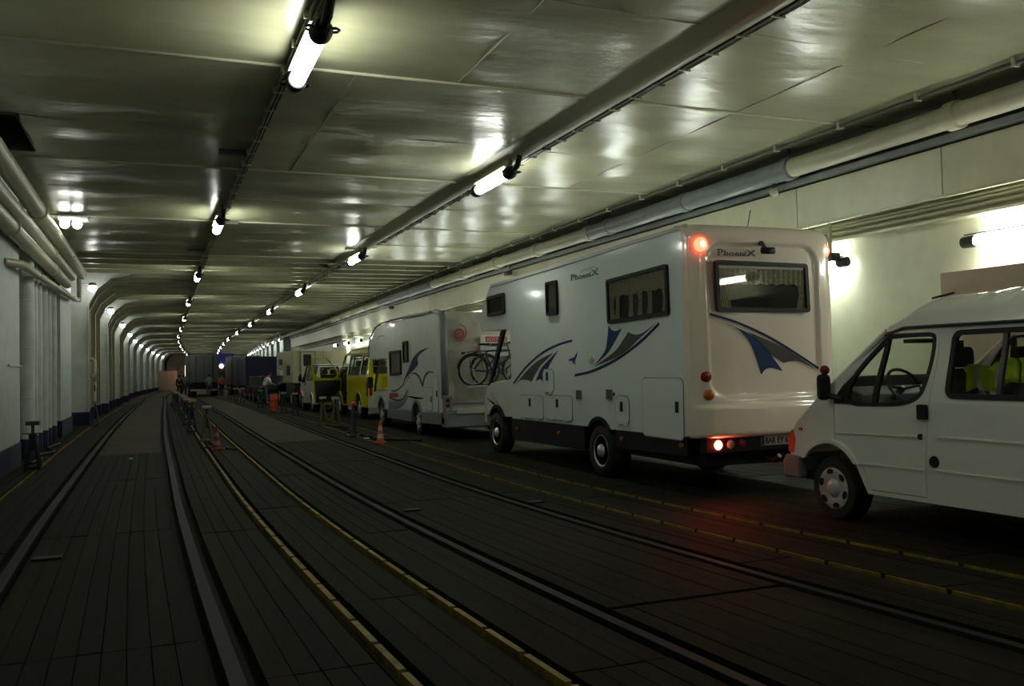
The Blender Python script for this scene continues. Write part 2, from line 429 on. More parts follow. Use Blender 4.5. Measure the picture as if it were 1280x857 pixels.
# dark hatch well
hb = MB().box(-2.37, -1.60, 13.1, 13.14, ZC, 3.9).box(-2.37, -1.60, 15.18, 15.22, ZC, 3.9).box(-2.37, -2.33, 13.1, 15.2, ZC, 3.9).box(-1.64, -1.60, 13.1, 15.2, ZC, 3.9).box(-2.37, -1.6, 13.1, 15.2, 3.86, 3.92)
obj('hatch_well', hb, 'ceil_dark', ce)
# transverse beams further on
k = 0; y = 27.3
while y < YE:
    cross = MB()
    a = W(-2.75, y, ZC); b = W(10.1, y, ZC)
    cross.box(a[0], b[0], y, y + .03, a[2] + .02, a[2] + .58)
    cross.box(a[0], b[0], y - .07, y + .10, a[2], a[2] + .025)
    obj('ceiling_beam', cross, 'beam', ce)
    y += 1.375 if y < 60 else 2.75
obj('longitudinal_girder', strip(MB(), 1.36, 1.48, 27.3, YE, ZC + .05, ZC + .5), 'beam', ce)
obj('longitudinal_girder', strip(MB(), 5.36, 5.5, 27.3, YE, ZC + .05, ZC + .5), 'beam', ce)
# rounded trunking of the right lamp row and the cable tray of the left one
tr = MB()
prof = [(-.30, 0), (-.22, -.035), (-.13, -.09), (-.04, -.115), (.05, -.11), (.1, -.06), (.12, 0)]
ys = ysteps(-6, 27.2)
for i, y in enumerate(ys):
    tr.v += [(5.42 + p[0], y, ZC + p[1]) for p in prof]
for i in range(len(ys) - 1):
    for q in range(len(prof) - 1): n = len(prof); tr.f.append((i * n + q, i * n + q + 1, (i + 1) * n + q + 1, (i + 1) * n + q))
tag(obj('trunking', tr, 'trunk', None, smooth=True), 'grey rounded trunking along the ceiling behind the right lamp row', 'trunking')
t = thing('cable_tray', 'narrow rusty cable tray with clips along the right lamp row', 'cable tray', (5.62, -6, ZC - .05))
obj('tray', strip(MB(), 5.56, 5.68, -6, YE - 5, ZC - .06, ZC - .03), 'tray', t)
for i in range(4): obj('cable', MB().tube([W(5.57 + .032 * i, y, ZC - .07) for y in ysteps(-6, 120)], .011, 6), 'pipe' if i % 2 else 'dark', t, smooth=True)
for y in np.arange(2, 40, .55): obj('clip', MB().box(*[W(5.54, y, 0)[0], W(5.70, y, 0)[0]], y, y + .03, ZC - .09, ZC - .02), 'pipe' if int(y * 2) % 3 else 'dark', t)
t = thing('cable_tray', 'dark perforated cable tray along the left lamp row', 'cable tray', (1.42, -6, ZC - .05))
obj('tray', strip(MB(), 1.38, 1.46, -6, YE - 5, ZC - .07, ZC - .045), 'tray', t)
obj('tray_side', strip(MB(), 1.46, 1.475, -6, YE - 5, ZC - .08, ZC), 'tray', t)
for i in range(2): obj('cable', MB().tube([W(1.385 + .04 * i, y, ZC - .085) for y in ysteps(-6, 120)], .013, 6), 'tray', t, smooth=True)
for y in np.arange(2, 40, .8): obj('clip', MB().box(W(1.34, y, 0)[0], W(1.48, y, 0)[0], y, y + .03, ZC - .1, ZC - .02), 'beam', t)
for (x, y, a) in ((1.2, 14.2, .5), (1.6, 20.9, -.4), (5.2, 24.6, .5), (1.15, 26.0, .4)):
    tag(obj('junction_box', MB().box(x - .25, x + .2, y, y + .1, ZC - .08, ZC), 'ceil_dark', None, bevel=.01), 'small dark ceiling bracket ' + {14.2: 'left of the left lamp row, nearest the camera', 20.9: 'right of the left lamp row, by its second lamp', 24.6: 'beside the right lamp row', 26.0: 'left of the left lamp row, by the first beams'}[y], 'bracket')

# left wall
WL = -2.62
wl = obj('wall_left', strip(MB(), -3.1, WL - .18, YB, YE, G - .1, 4.0), 'wallC', origin0=True, kind='structure')
def face(y0, y1, m, z0=-1.22, z1=3.4, x=-2.32, name='wall_panel'):
    return obj(name, strip(MB(), x - .5, x, y0, y1, z0, z1), m, wl, bevel=.01)
face(YB, 5.5, 'wallL'); face(5.52, 12.2, 'wallL'); face(12.22, 19.0, 'wallL')
obj('wall_foot', strip(MB(), -2.9, -2.30, YB, 19.0, G, -1.22), 'blue', wl)
obj('wall_foot', strip(MB(), -2.9, -2.50, 19.0, 27.0, G, -1.22), 'blue', wl)
obj('rib_strip', MB().box(-2.33, -2.29, 17.5, 19.01, .18, .21), 'wallL', wl)
face(27.0, 30.0, 'wallL', x=-2.34); obj('wall_foot', strip(MB(), -2.9, -2.31, 27.0, 30.0, G, -1.22), 'blue', wl)
# frames of the ship's side with knees
y = 33.0; k = 0
while y < YE:
    lit = (k % 4 == 0)
    x1 = -2.08 if lit else -2.22
    sx, _, sz = W(0, y, 0)
    mp = lambda u, v, w, y=y, sx=sx, sz=sz: (u + sx, y + w, v + sz)
    web = [(-3.0, G), (x1, G), (x1, 2.35), (x1 + .25, 2.85), (x1 + .75, 3.28), (x1 + 1.3, 3.40), (x1 + 1.3, 3.9), (-3.0, 3.9)]
    m = 'wallL' if (lit or k > 11) else 'wallC'  # lamp-lit frames get paler paint, shaded ones cream: light put into the colour
    fr = obj('side_frame', MB().plate([web], 0, .02, mp), m, wl)
    edge = [(x1, G), (x1, 2.35), (x1 + .25, 2.85), (x1 + .75, 3.28), (x1 + 1.3, 3.40)]
    fm = MB()
    for a, b in zip(edge[:-1], edge[1:]):
        fm.add([mp(a[0], a[1], -.09), mp(b[0], b[1], -.09), mp(b[0], b[1], .11), mp(a[0], a[1], .11)], [(0, 1, 2, 3)])
    so = obj('frame_flange', fm, m, wl); sm = so.modifiers.new('s', 'SOLIDIFY'); sm.thickness = .02
    obj('wall_foot', MB().box(-2.9 + sx, x1 + .03 + sx, y - .1, y + .12, G + sz, -1.22 + sz), 'blue', wl)
    if lit: obj('frame_step', MB().box(-2.9 + sx, x1 + .0 + sx, y - .05, y - .01, G + .43 + sz, .76 + sz), 'wallL', wl)
    y += 2.75; k += 1
obj('wall_foot', strip(MB(), -2.95, -2.62, 30, YE, G, -1.22), 'blue', wl)

# pipes on the left
def pipe(name, pts, r, m, label, cat='pipe', joints=(), n=18):
    root = thing(name, label, cat, (pts[0][0], pts[0][1], pts[0][2] - r))
    obj('pipe_run', MB().tube(pts, r, n), m, root, smooth=True, auto=60)
    for j in joints:
        for a, b in zip(pts[:-1], pts[1:]):
            if a[1] <= j < b[1]:
                t = (j - a[1]) / (b[1] - a[1]); q = [a[i] + (b[i] - a[i]) * t for i in range(3)]
                obj('flange', MB().lathe([(r, -.05), (r * 1.18, -.045), (r * 1.18, .045), (r, .05)], q, 'y', n), m, root, smooth=True, auto=40)
    return root
pipe('overhead_pipe', [(-1.95, -4, 3.05), (-1.95, 15, 3.05), (-1.98, 29.9, 3.04)], .15, 'pipe', 'thick pipe running highest along the left edge of the ceiling', joints=[12, 18.5, 25])
pipe('overhead_pipe', [(-2.12, -4, 2.72), (-2.12, 20, 2.76), (-2.14, 28.4, 2.83)], .13, 'pipe', 'middle pipe of the three along the top of the left wall', joints=[14, 22.5])
pipe('overhead_pipe', [(-2.14, -4, 2.40), (-2.14, 20, 2.44), (-2.16, 27.0, 2.49)], .13, 'pipe', 'lowest of the three thick pipes along the top of the left wall', joints=[16.5, 23])
p4 = pipe('overhead_pipe', [(-2.35, 17.2, 1.95), (-2.12, 17.6, 1.95), (-2.1, 28.6, 2.19), (-2.08, 30.05, 2.28), (-2.08, 30.12, 2.5), (-2.08, 30.15, 3.3)], .07, 'pipe', 'thin pipe below the three thick ones, turning up at its far end', joints=[20])
vy = [(20.4, .19), (21.55, .13), (22.35, .13), (23.3, .15), (24.3, .13), (25.3, .15)]
for i, (y, r) in enumerate(vy):
    root = thing('vertical_pipe', ORD[i] + ' of the six vertical lagged pipes on the left wall' + ('' if i else ', the thickest'), 'pipe', (-2.42, y, G), 'vertical pipes on the left wall')
    obj('pipe_run', MB().tube([(-2.42, y, -1.25), (-2.42, y, -.4), (-2.42 + .01, y, .9), (-2.42, y, 2.3), (-2.55, y, 3.35)], r, 18), 'pipew', root, smooth=True, auto=60)
    obj('pipe_foot', MB().lathe([(r * 1.02, 0), (r * 1.02, .4)], (-2.42, y, G), 'z', 18), 'blue', root, smooth=True, auto=40)
    for z in (-.45, .55, 1.5): obj('lagging_band', MB().lathe([(r * .99, 0), (r * 1.03, .005), (r * 1.03, .03), (r * .99, .035)], (-2.42, y, z + .1 * i % .3), 'z', 18), 'pipew', root, smooth=True)
# valve pipework beyond the bright panel
t = thing('valve_pipe', 'pale bent pipe with valve between the first two lit wall frames', 'pipe', (-2.1, 34.3, G))
obj('pipe_run', MB().tube([W(-2.3, 34.6, .55), W(-2.05, 34.6, .55), W(-2.0, 34.6, .48), W(-2.0, 34.6, .1), W(-2.05, 34.6, 0), W(-2.3, 34.6, -.05)], .07, 12), 'wallC', t, smooth=True)
obj('valve_wheel', MB().lathe([(.02, 0), (.13, 0), (.13, .03), (.02, .03)], W(-2.0, 34.6, -.45), 'x', 16), 'dark', t)
obj('valve_body', MB().tube([W(-2.02, 34.6, -.25), W(-2.02, 34.6, -.9)], .08, 10), 'wallC', t)
tag(obj('hose_box', MB().box(*[-2.1, -1.95, 36.4, 36.8, -1.0, -.45]), 'carred', None, bevel=.02), 'small dark red box on the left wall frames', 'box')

# right wall
wr = obj('wall_right', strip(MB(), 10.06, 10.7, YB, YE, G - .1, 2.2), 'wallR', origin0=True, kind='structure')
obj('upper_wall', strip(MB(), 10.15, 10.7, YB, YE, 2.2, 4.0), 'ceil_dark', wr)  # painted dark to stand in for the shadowed void above the girder
gs = [-8, 2.6, 8.9, 11.8, 17.0, 21.9, 24.5, 28, 33, 38, 44, 50, 56, 62, 68, 74]
for i in range(len(gs) - 1):
    obj('girder_panel', strip(MB(), 9.8, 10.3, gs[i] + .012, gs[i + 1] - .004, 2.16 - (.02 if i > 2 else 0), 2.82), 'wallR', wr, bevel=.008)
obj('girder_lip', strip(MB(), 9.77, 9.81, YB, 74, 2.13, 2.17), 'wallR', wr, bevel=.008)
obj('upper_ledge', strip(MB(), 9.86, 10.12, YB, 74, 1.84, 1.89), 'wallR', wr, bevel=.01)
obj('recess_back', strip(MB(), 10.02, 10.1, YB, 74, 1.89, 2.2), 'wallR', wr)
obj('wall_foot', strip(MB(), 10.0, 10.12, YB, YE, G, -1.22), 'blue', wr)
for y in np.arange(22.3, 74, 2.75): obj('bracket_post', strip(MB(), 9.86, 10.0, y, y + .3, 2.80, 3.38), 'wallR', wr)
for z, r in ((1.97, .03), (2.05, .022), (2.1, .018)):
    obj('conduit', MB().tube([W(9.93, y, z) for y in ysteps(-6, 70)], r, 8), 'pipe', wr, smooth=True)
y = 76.0
while y < YE:
    sx, _, sz = W(0, y, 0)
    obj('side_frame', MB().box(9.45 + sx, 10.1 + sx, y, y + .03, G + sz, 2.16 + sz if y < 74 else 3.4 + sz), 'wallL', wr)
    obj('frame_flange', MB().box(9.43 + sx, 9.46 + sx, y - .09, y + .12, G + sz, 2.16 + sz if y < 74 else 3.4 + sz), 'wallL', wr)
    y += 2.75
tag(obj('wall_cabinet', MB().box(9.72, 10.05, 2.0, 8.92, -.6, 1.13), 'pink', None, bevel=.012), 'pinkish grey steel casing on the right wall behind the small van', 'casing')
tag(obj('grab_bar', MB().tube([(9.66, 9.0, .80), (9.66, 8.65, .845)], .014, 8), 'black', None), 'short black bar on the wall above the small van windscreen', 'bar')
# big pipe on the right: coloured lengths with sleeves
segs = [(-4, 11.5, 'pipe', 'near cream length'), (11.5, 18.6, 'pipeg', 'grey length above the big motorhome'), (18.6, 31.5, 'pipe', 'second cream length'), (31.5, 40, 'pipeg', 'second grey length'), (40, 90, 'pipe', 'far cream length')]
for a, b, m, lb in segs:
    root = thing('overhead_pipe', lb + ' of the thick pipe under the right ceiling edge', 'pipe', (9.5, a, 2.9))
    obj('pipe_run', MB().tube([W(9.5, y, 3.08) for y in ysteps(a, b)], .15 if m == 'pipe' else .165, 20), m, root, smooth=True, auto=60)
    for y in [a + .1] + list(np.arange(a + 3.1, b - .5, 3.1)):
        q = W(9.5, y, 3.08); obj('sleeve', MB().lathe([(.15, -.09), (.185, -.08), (.185, .08), (.15, .09)], q, 'y', 20), m, root, smooth=True, auto=40)
        obj('hanger', MB().box(q[0] - .012, q[0] + .012, y - .02, y + .02, q[2] + .15, q[2] + .33), 'dark', root)
root = thing('conduit', 'thin conduit clipped along the right edge of the ceiling', 'conduit', (9.15, -4, 3.3))
obj('conduit_run', MB().tube([W(9.12, y, 3.33) for y in ysteps(-4, 90)], .028, 8), 'ceil_dark', root, smooth=True)
obj('cable', MB().tube([W(9.2, y, 3.36) for y in ysteps(-4, 90)], .018, 8), 'pipe', root, smooth=True)
for y in np.arange(3, 45, 1.4): q = W(9.12, y, 3.33); obj('clip', MB().box(q[0] - .05, q[0] + .05, y, y + .04, q[2] - .04, q[2] + .07), 'pipe', root)
root = thing('cable_duct', 'dark grey cable duct between the thick pipe and the right girder', 'duct', (9.75, -4, 2.82))
obj('duct', strip(MB(), 9.68, 9.80, -4, 74, 2.84, 2.93), 'pipeg', root)
root = thing('valve', 'small round valve hanging below the grey and cream pipe joint', 'valve', (9.5, 12.05, 2.6))
obj('valve_body', MB().sphere((9.5, 12.0, 2.78), .075), 'pipe', root, smooth=True); obj('stem', MB().tube([(9.5, 12, 2.8), (9.5, 12, 2.95)], .03), 'dark', root)
# end of the deck
obj('wall_back', MB().box(-3.2, 10.7, YB - .2, YB, G - .1, 4), 'wallC', None, kind='structure')
ew = obj('wall_end', MB().box(-1, 20, YE - 2, YE, -3, 4), 'beam', None, kind='structure')
tag(obj('end_bulkhead', MB().box(.3, 2.9, 128, 128.3, -2.17, .35), 'pink', None), 'pinkish partition at the far end left of the grey truck', 'partition')  # the pink light on this partition is put into its paint
t = thing('end_glow', 'warm glowing strip at the far end left of the grey truck', 'lamp', (4.0, 127, -1))
obj('lens', MB().box(3.9, 4.25, 127, 127.2, -.4, 1.0), 'warm', t)  # glowing box added to stand in for the bright opening at the far end

# ------------------------------------------------------------------ lamps
def ceil_lamp():
    r = thing('ceiling_lamp', '', 'lamp', (0, 0, 0))
    obj('tube', MB().lathe([(.02, -.73), (.07, -.70), (.082, -.66), (.082, .66), (.07, .70), (.02, .73)], (0, 0, 0), 'y', 16), 'tube', r, smooth=True)
    for s in (-1, 1):
        c = obj('end_cap', MB().lathe([(.03, s * .93), (.07, s * .92), (.105, s * .84), (.11, s * .74), (.095, s * .68)], (0, 0, 0), 'y', 16), 'black', r, smooth=True, auto=50)
        h = MB()
        for q in (-1, 1): h.tube([(q * .10, s * .78, 0), (q * .15, s * .80, 0), (q * .16, s * .86, 0), (q * .12, s * .90, 0), (q * .08, s * .88, 0)], .012, 6)
        obj('clasp', h, 'black', c, smooth=True)
        obj('hanger', MB().box(-.03, .03, s * .8 - .03, s * .8 + .03, .08, .24), 'ceil_dark', r)
    obj('reflector', MB().box(-.09, .09, -.74, .74, .10, .125), 'beam', r)
    obj('cable_gland', MB().tube([(0, -.92, 0), (.02, -1.05, .05), (.03, -1.12, .16), (.03, -1.12, .26)], .045, 10), 'black', r, smooth=True)
    return r
cl = ceil_lamp(); first = True
def put(proto, loc, label, group, flag):
    if flag[0]:
        proto.location = loc; proto['label'] = label; proto['group'] = group; flag[0] = False; return proto
    return dup(proto, loc, label, group)
fg = [True]
for i in range(12): put(cl, W(1.46 if i == 0 else 1.32, 9 + 11 * i, 3.12), ORD[i] + ' fluorescent lamp of the left ceiling row' + (', largest in view' if i == 0 else ', counted from the camera'), 'left ceiling lamp row', fg)
for i in range(11): put(cl, W(5.32, 14 + 11 * i, 3.10), ORD[i] + ' fluorescent lamp of the right ceiling row' + ('' if i == 0 else ', counted from the camera'), 'right ceiling lamp row', fg)
put(cl, (1.5, -2, 3.12), 'fluorescent lamp of the left ceiling row behind the camera', 'left ceiling lamp row', fg)
put(cl, (5.4, 3, 3.12), 'fluorescent lamp of the right ceiling row overhead, outside the picture', 'right ceiling lamp row', fg)
# wall lamps
wp = thing('wall_lamp', '', 'lamp', (0, 0, 0))
obj('tube', MB().lathe([(.02, -.45), (.06, -.42), (.06, .42), (.02, .45)], (0, 0, 0), 'y', 14), 'tubeR', wp, smooth=True)
for s in (-1, 1):
    obj('end_cap', MB().lathe([(.04, s * .60), (.075, s * .59), (.08, s * .44), (.065, s * .40)], (0, 0, 0), 'y', 14), 'dark', wp, smooth=True, auto=50)
    obj('bracket', MB().box(0, .2, s * .38 - .02, s * .38 + .02, .07, .10).box(-.03, .03, s * .38 - .02, s * .38 + .02, .05, .1), 'pipe', wp)
obj('guard_rod', MB().tube([(-.03, -.55, .09), (-.03, .55, .09)], .01, 6), 'dark', wp)
fg = [True]; i = 0; y = 4.75
while y < 140:
    vis = {8.05: 'wall lamp glaring right of the picture above the small van', 11.35: 'wall lamp beside the right edge of the big motorhome'}
    lb = vis.get(round(y, 2), (ORD[i] + ' lamp along the right wall from the camera, ' + ('behind the motorhomes' if y < 30 else 'above the yellow van' if y < 60 else 'in the bright far group')))
    put(wp, W(9.85 if y < 40 else 9.35, y, 1.5 if y < 60 else 2.9), lb, 'right wall lamps', fg); y += 3.3 if y < 48 else (27 if y < 60 else 5.5); i += 1
i = 0; y = 32.4; fg2 = [True]
lp = thing('side_lamp', '', 'lamp', (0, 0, 0))
obj('bulb', MB().sphere((0, 0, 0), .13), 'bulb', lp, smooth=True); obj('housing', MB().lathe([(.05, .1), (.12, .08), (.12, .16), (.04, .18)], (0, 0, 0), 'z', 14), 'dark', lp)
obj('arm', MB().tube([(-.3, 0, .12), (0, 0, .14)], .02, 6), 'wallL', lp)
while y < 135:
    put(lp, W(-1.9, y, 2.86), ORD[i] + ' round white lamp at the top of the left wall frames', 'left wall lamps', fg2); y += 11; i += 1
t = thing('flood_lamp', 'twin bulb floodlight with white reflector beside the left overhead pipe', 'lamp', (-1.62, 21.2, 3.3))
obj('reflector', MB().plate([rrect(-1.86, -1.28, 20.8, 21.6, .03)], 0, .03, TOPF(3.34)), 'tshirt', t)
for s in (-1, 1): obj('bulb', MB().sphere((-1.62 + s * .12, 21.3, 3.25), .10), 'bulb', t, smooth=True)
obj('bracket', MB().tube([(-1.62, 21.3, 3.3), (-1.62, 21.3, 3.4)], .03), 'dark', t)
for (x, y, z, lb) in ((9.72, 11.0, 1.62, 'small camera on a bent bracket beside the lamp right of the big motorhome'), (9.6, 24.2, 2.75, 'small camera hanging below the pipe above the big motorhome cab'), (9.6, 38, 2.7, 'small camera hanging below the pipe above the second motorhome')):
    t = thing('camera_unit', lb, 'camera', (x, y, z))
    obj('housing', MB().box(x - .08, x + .10, y - .14, y + .12, z - .10, z + .03), 'dark', t, bevel=.02)
    obj('bracket', MB().tube([(x + .02, y, z), (x + .02, y, z + .2), (x + .02, y, z + .5)], .03, 8), 'pipe', t)

# ================================================================== VEHICLES
def arch_pts(yc, zc, r, ybot, n=14, rev=False):
    """points of a wheel arch from +y side to -y side, going over the top"""
    a0 = math.asin(max(-1, min(1, (ybot - zc) / r))); pts = []
    for i in range(n + 1):
        a = a0 + (PI - 2 * a0) * i / n; pts.append((yc + r * math.cos(a), zc + r * math.sin(a)))
    return pts[::-1] if rev else pts
def wheel(root, x, y, r, wdt=.24, cover='alu', s=-1, holes=5, dual=False, z=None):
    """s=-1: outer face looks to -x"""
    z = G + r if z is None else z
    o = obj('wheel', MB().lathe([(r * .62, 0), (r * .66, -.02), (r * .93, -.015), (r, .02), (r * 1.0, wdt - .02), (r * .93, wdt), (r * .6, wdt)] if s < 0 else
                                [(r * .62, 0), (r * .66, .02), (r * .93, .015), (r, -.02), (r, -wdt + .02), (r * .93, -wdt), (r * .6, -wdt)], (x, y, z), 'x', 36), 'rubber', root, smooth=True, auto=50)
    q = -s
    if cover == 'chrome':
        obj('rim', MB().lathe([(r * .63, -.0), (r * .60, q * -.012), (r * .55, q * .0), (r * .5, q * .05), (r * .3, q * .03), (r * .22, q * -.03), (r * .1, q * -.045), (.002, q * -.05)], (x, y, z), 'x', 32), 'chrome', o, smooth=True, auto=50)
        mb = MB()
        for i in range(8):
            a = 2 * PI * i / 8; mb.sphere((x + q * .03, y + r * .42 * math.cos(a), z + r * .42 * math.sin(a)), r * .04, 8)
        obj('rim_opening', mb, 'black', o, smooth=True)
    else:
        obj('wheel_cover', MB().lathe([(r * .70, 0), (r * .66, q * -.018), (r * .54, q * -.022), (r * .3, q * -.012), (r * .26, q * -.03), (r * .1, q * -.04), (.002, q * -.042)], (x, y, z), 'x', 32), cover, o, smooth=True, auto=50)
        for i in range(6):
            mb = MB(); a = 2 * PI * i / 6 + .3; pts = []
            for j in range(8):
                b = 2 * PI * j / 8; pr = r * (.54 + .085 * math.cos(b)); pa = a + .26 * math.sin(b)
                pts.append((y + pr * math.cos(pa), z + pr * math.sin(pa)))
            mb.plate([pts], .012, .03, lambda u, v, w: (x + s * w, u, v))
            obj('cover_slot', mb, 'black', o)
    return o
def window_unit(root, mp, out, depth=.03, curtain=True, fr=.045, name='window', drape=0.0, mid=None, back='seat'):
    inner = inset(out, fr)
    w = obj(name, MB().plate([out, inner], 0, depth + .012, mp), 'black', root)
    obj('pane', MB().plate([inner], depth - .006, depth, mp), 'glassdark', w)
    us = [p[0] for p in inner]; vs_ = [p[1] for p in inner]; u0, u1, v0, v1 = min(us), max(us), min(vs_), max(vs_)
    obj('backing', MB().plate([inner], .001, .003, mp), back, w)
    if curtain:
        def fn(a, b):
            u = u0 + (u1 - u0) * a; v = v0 + (v1 - v0) * b
            return mp(u, v, .011 + .006 * math.sin(a * 75))
        def fn2(a, b):
            u = u0 + (u1 - u0) * a; sc = .42 + .035 * abs(math.sin(a * 26)); v = v1 - (v1 - v0) * sc * b
            return mp(u, v, .019 + .003 * math.sin(a * 110))
        def side(c0, c1):
            def f(a, b):
                v = v0 + (v1 - v0) * b; wd = (c1 - c0) * (.45 + .55 * abs(b - .35) ** .7)
                return mp(c0 + wd * a, v, .015 + .005 * math.sin(a * 30))
            return f
        if drape < 1: obj('curtain', MB().grid(fn, 90, 2), 'curtain', w, smooth=True)
        else:
            for q in (.0, .24, .40, .56, .80):
                if u1 - u0 > 1.3 and mid is None or q == 0: obj('curtain', MB().grid(side(u0 + (u1 - u0) * q, u0 + (u1 - u0) * (q + (.22 if mid else .13))), 24, 10), 'curtain', w, smooth=True)
            obj('curtain', MB().grid(side(u1, u1 - (u1 - u0) * .16), 24, 10), 'curtain', w, smooth=True)
        obj('valance', MB().grid(fn2, 120, 2), 'curtain', w, smooth=True)
    if mid: obj('blind_rail', MB().box(*mid), 'silver', w)
    return w
def hatch(root, out, mp, m, name='locker_door', lock=None, hinge=True):
    h = obj(name, MB().plate([out], 0, .012, mp), m, root, bevel=.004)
    o2 = inset(out, -.012)
    obj('door_seal', MB().plate([o2, inset(out, .001)], 0, .006, mp), 'mh2grey', h)
    if lock: obj('lock', MB().plate([rrect(lock[0] - .035, lock[0] + .035, lock[1] - .07, lock[1] + .07, .01)], .012, .022, mp), 'black', h)
    if hinge:
        us = [p[0] for p in out]; v0 = min(p[1] for p in out); u0, u1 = min(us), max(us); n = 2
        for f in (.22, .78): u = u0 + (u1 - u0) * f; obj('hinge', MB().plate([rrect(u - .045, u + .045, v0 - .015, v0 + .02, .008)], .006, .03, mp), m, h)
    return h

# ---------------------------------------------------------------- large motorhome
mh = thing('motorhome', 'large white motorhome with lit red marker lamps, closest to the camera', 'motorhome', (7.12, 12.9, G))
X0, X1 = 6.10, 8.22
body = [(9.42, -.91)] + [(9.42, 1.70), (16.35, 1.575), (16.95, 1.0), (17.0, .92), (16.86, .74), (16.7, .70), (15.30, .70), (15.30, -.95)] + arch_pts(11.86, -1.30, .50, -.93, 14)[0:] 
outer = [(9.42, -.91), (9.42, 1.70), (16.33, 1.575), (16.97, .98), (16.85, .72), (15.30, .70), (15.30, -.95)] + arch_pts(11.84, -1.22, .46, -.93)
b = obj('body', MB().plate([outer], -X1 + X0, 0, SIDE(X0)), 'white', mh, bevel=.045, seg=4)
obj('roof_rail', MB().plate([[(9.4, 1.66), (9.4, 1.72), (16.3, 1.60), (16.3, 1.535)]], -.03, .012, SIDE(X0)), 'silver', mh, bevel=.01)
def rs(e0, e1, x): t = max(0, min(1, (x - e0) / (e1 - e0))); return t * t * (3 - 2 * t)
def rearfn(u, v):
    xa, xb, za, zb = X0 - .03, X1 + .03, -.915, 1.72
    x = xa + (xb - xa) * u; z = za + (zb - za) * v
    y = 9.16
    c = (x - (xa + xb) / 2) / ((xb - xa) / 2); y += .05 * c * c + .03 * rs(.2, 1.7, z)
    r = .20; d = min(x - xa, xb - x)
    if d < r: y += r - math.sqrt(max(0, r * r - (r - d) ** 2))
    d = zb - z; r = .22
    if d < r: y += r - math.sqrt(max(0, r * r - (r - d) ** 2))
    d = z - za; r = .06
    if d < r: y += r - math.sqrt(max(0, r * r - (r - d) ** 2))
    # recessed centre
    px = max(0, abs(x - 7.10) - .60); pz = max(0, abs(z - .52) - .72); dd = math.hypot(px, pz)
    y += .045 * (1 - rs(.20, .25, dd))
    y -= .055 * rs(-.50, -.56, z) * 1.0
    y -= .02 * rs(-.38, -.5, z)
    # lamp pods low on both corners
    return (x, y, z)
obj('rear_moulding', MB().grid(rearfn, 110, 150), 'moulding', mh, smooth=True)
# the rim that closes the moulding against the body
obj('rear_edge', MB().plate([[(9.34, -.9), (9.34, 1.55), (9.5, 1.70), (9.5, -.9)]], -(X1 - X0) - .025, .025, SIDE(X0)), 'moulding', mh, bevel=.02, seg=3)
# side windows and doors
S0 = SIDE(X0)
window_unit(mh, S0, roundpoly([(11.46, 1.22), (11.44, .585), (9.80, .62), (9.82, 1.27)], .05), fr=.05, drape=1)
window_unit(mh, S0, roundpoly([(16.44, 1.37), (16.42, .98), (15.51, 1.0), (15.53, 1.385)], .05), fr=.06, curtain=False)
window_unit(mh, S0, roundpoly([(13.61, 1.39), (13.60, .83), (13.17, .83), (13.18, 1.39)], .04), fr=.045, curtain=False)
W1 = hatch(mh, rrect(13.87, 14.88, -.90, -.51, .06), S0, 'white', lock=(14.42, -.63))
hatch(mh, rrect(12.73, 13.74, -.88, -.49, .06), S0, 'white', lock=(13.28, -.61))
hatch(mh, rrect(10.92, 11.31, -.84, -.445, .10), S0, 'white', lock=(11.12, -.59))
hatch(mh, rrect(9.55, 10.54, -.955, -.19, .07), S0, 'white', name='rear_locker_door', lock=(9.68, -.55), hinge=False)
hatch(mh, rrect(13.42, 13.84, -.44, -.06, .09), S0, 'white', name='service_hatch', lock=(13.66, -.17))
for u, v in ((12.48, -.455), (11.48, -.43)):
    g = obj('vent', MB().plate([rrect(u - .085, u + .085, v - .075, v + .075, .015)], 0, .02, S0), 'mh2grey', mh)
    sl = MB()
    for k in range(4): sl.plate([rrect(u - .07, u + .07, v - .05 + k * .032, v - .035 + k * .032, .004)], .02, .026, S0)
    obj('vent_slat', sl, 'dark', g)
obj('vent_cap', MB().lathe([(.075, .0), (.075, -.02), (.05, -.03), (.002, -.03)], (X0, 12.03, .095), 'x', 20), 'moulding', mh, smooth=True, auto=40)
obj('latch_button', MB().lathe([(.025, 0), (.02, -.012), (.002, -.012)], (X0, 11.35, -.42), 'x', 12), 'black', mh)
# decals of the side
def decal(poly, m, mp, name='stripe', w=.003, root=mh, lift=.0005):
    return obj(name, MB().plate([poly], lift, lift + w, mp), m, root)
decal(ribbon([(15.19, -.31), (14.62, -.03), (13.9, .21), (13.24, .335), (12.69, .39)], lambda t: .045 - .01 * t), 'decalblue', S0)
decal(crom([(13.40, .215), (14.0, .105), (14.55, -.08), (15.05, -.305)], 6) + crom([(15.05, -.305), (14.85, -.245), (14.7, -.235), (14.5, -.245), (14.36, -.27)], 6)[1:] + crom([(14.36, -.27), (14.0, -.02), (13.75, .08), (13.40, .215)], 6)[1:-1], 'decalgrey', S0, 'wing')
decal(crom([(13.22, .25), (13.63, .09), (13.95, -.06), (14.17, -.26)], 6) + crom([(14.17, -.26), (14.02, -.225), (13.93, -.23), (13.84, -.29)], 6)[1:] + crom([(13.84, -.29), (13.68, -.08), (13.5, .07), (13.22, .25)], 6)[1:-1], 'decalblue2', S0, 'wing')
decal([(12.50, .215), (12.62, .13), (12.83, .095), (12.80, .07), (12.70, .075), (12.66, .02), (12.63, .05), (12.58, .01), (12.60, .075), (12.54, .14)], 'decalblue2', S0, 'bird')
decal(ribbon([(12.62, -.155), (11.98, -.085), (11.19, .09), (10.57, .30), (10.08, .52)], .042), 'decalblue', S0)
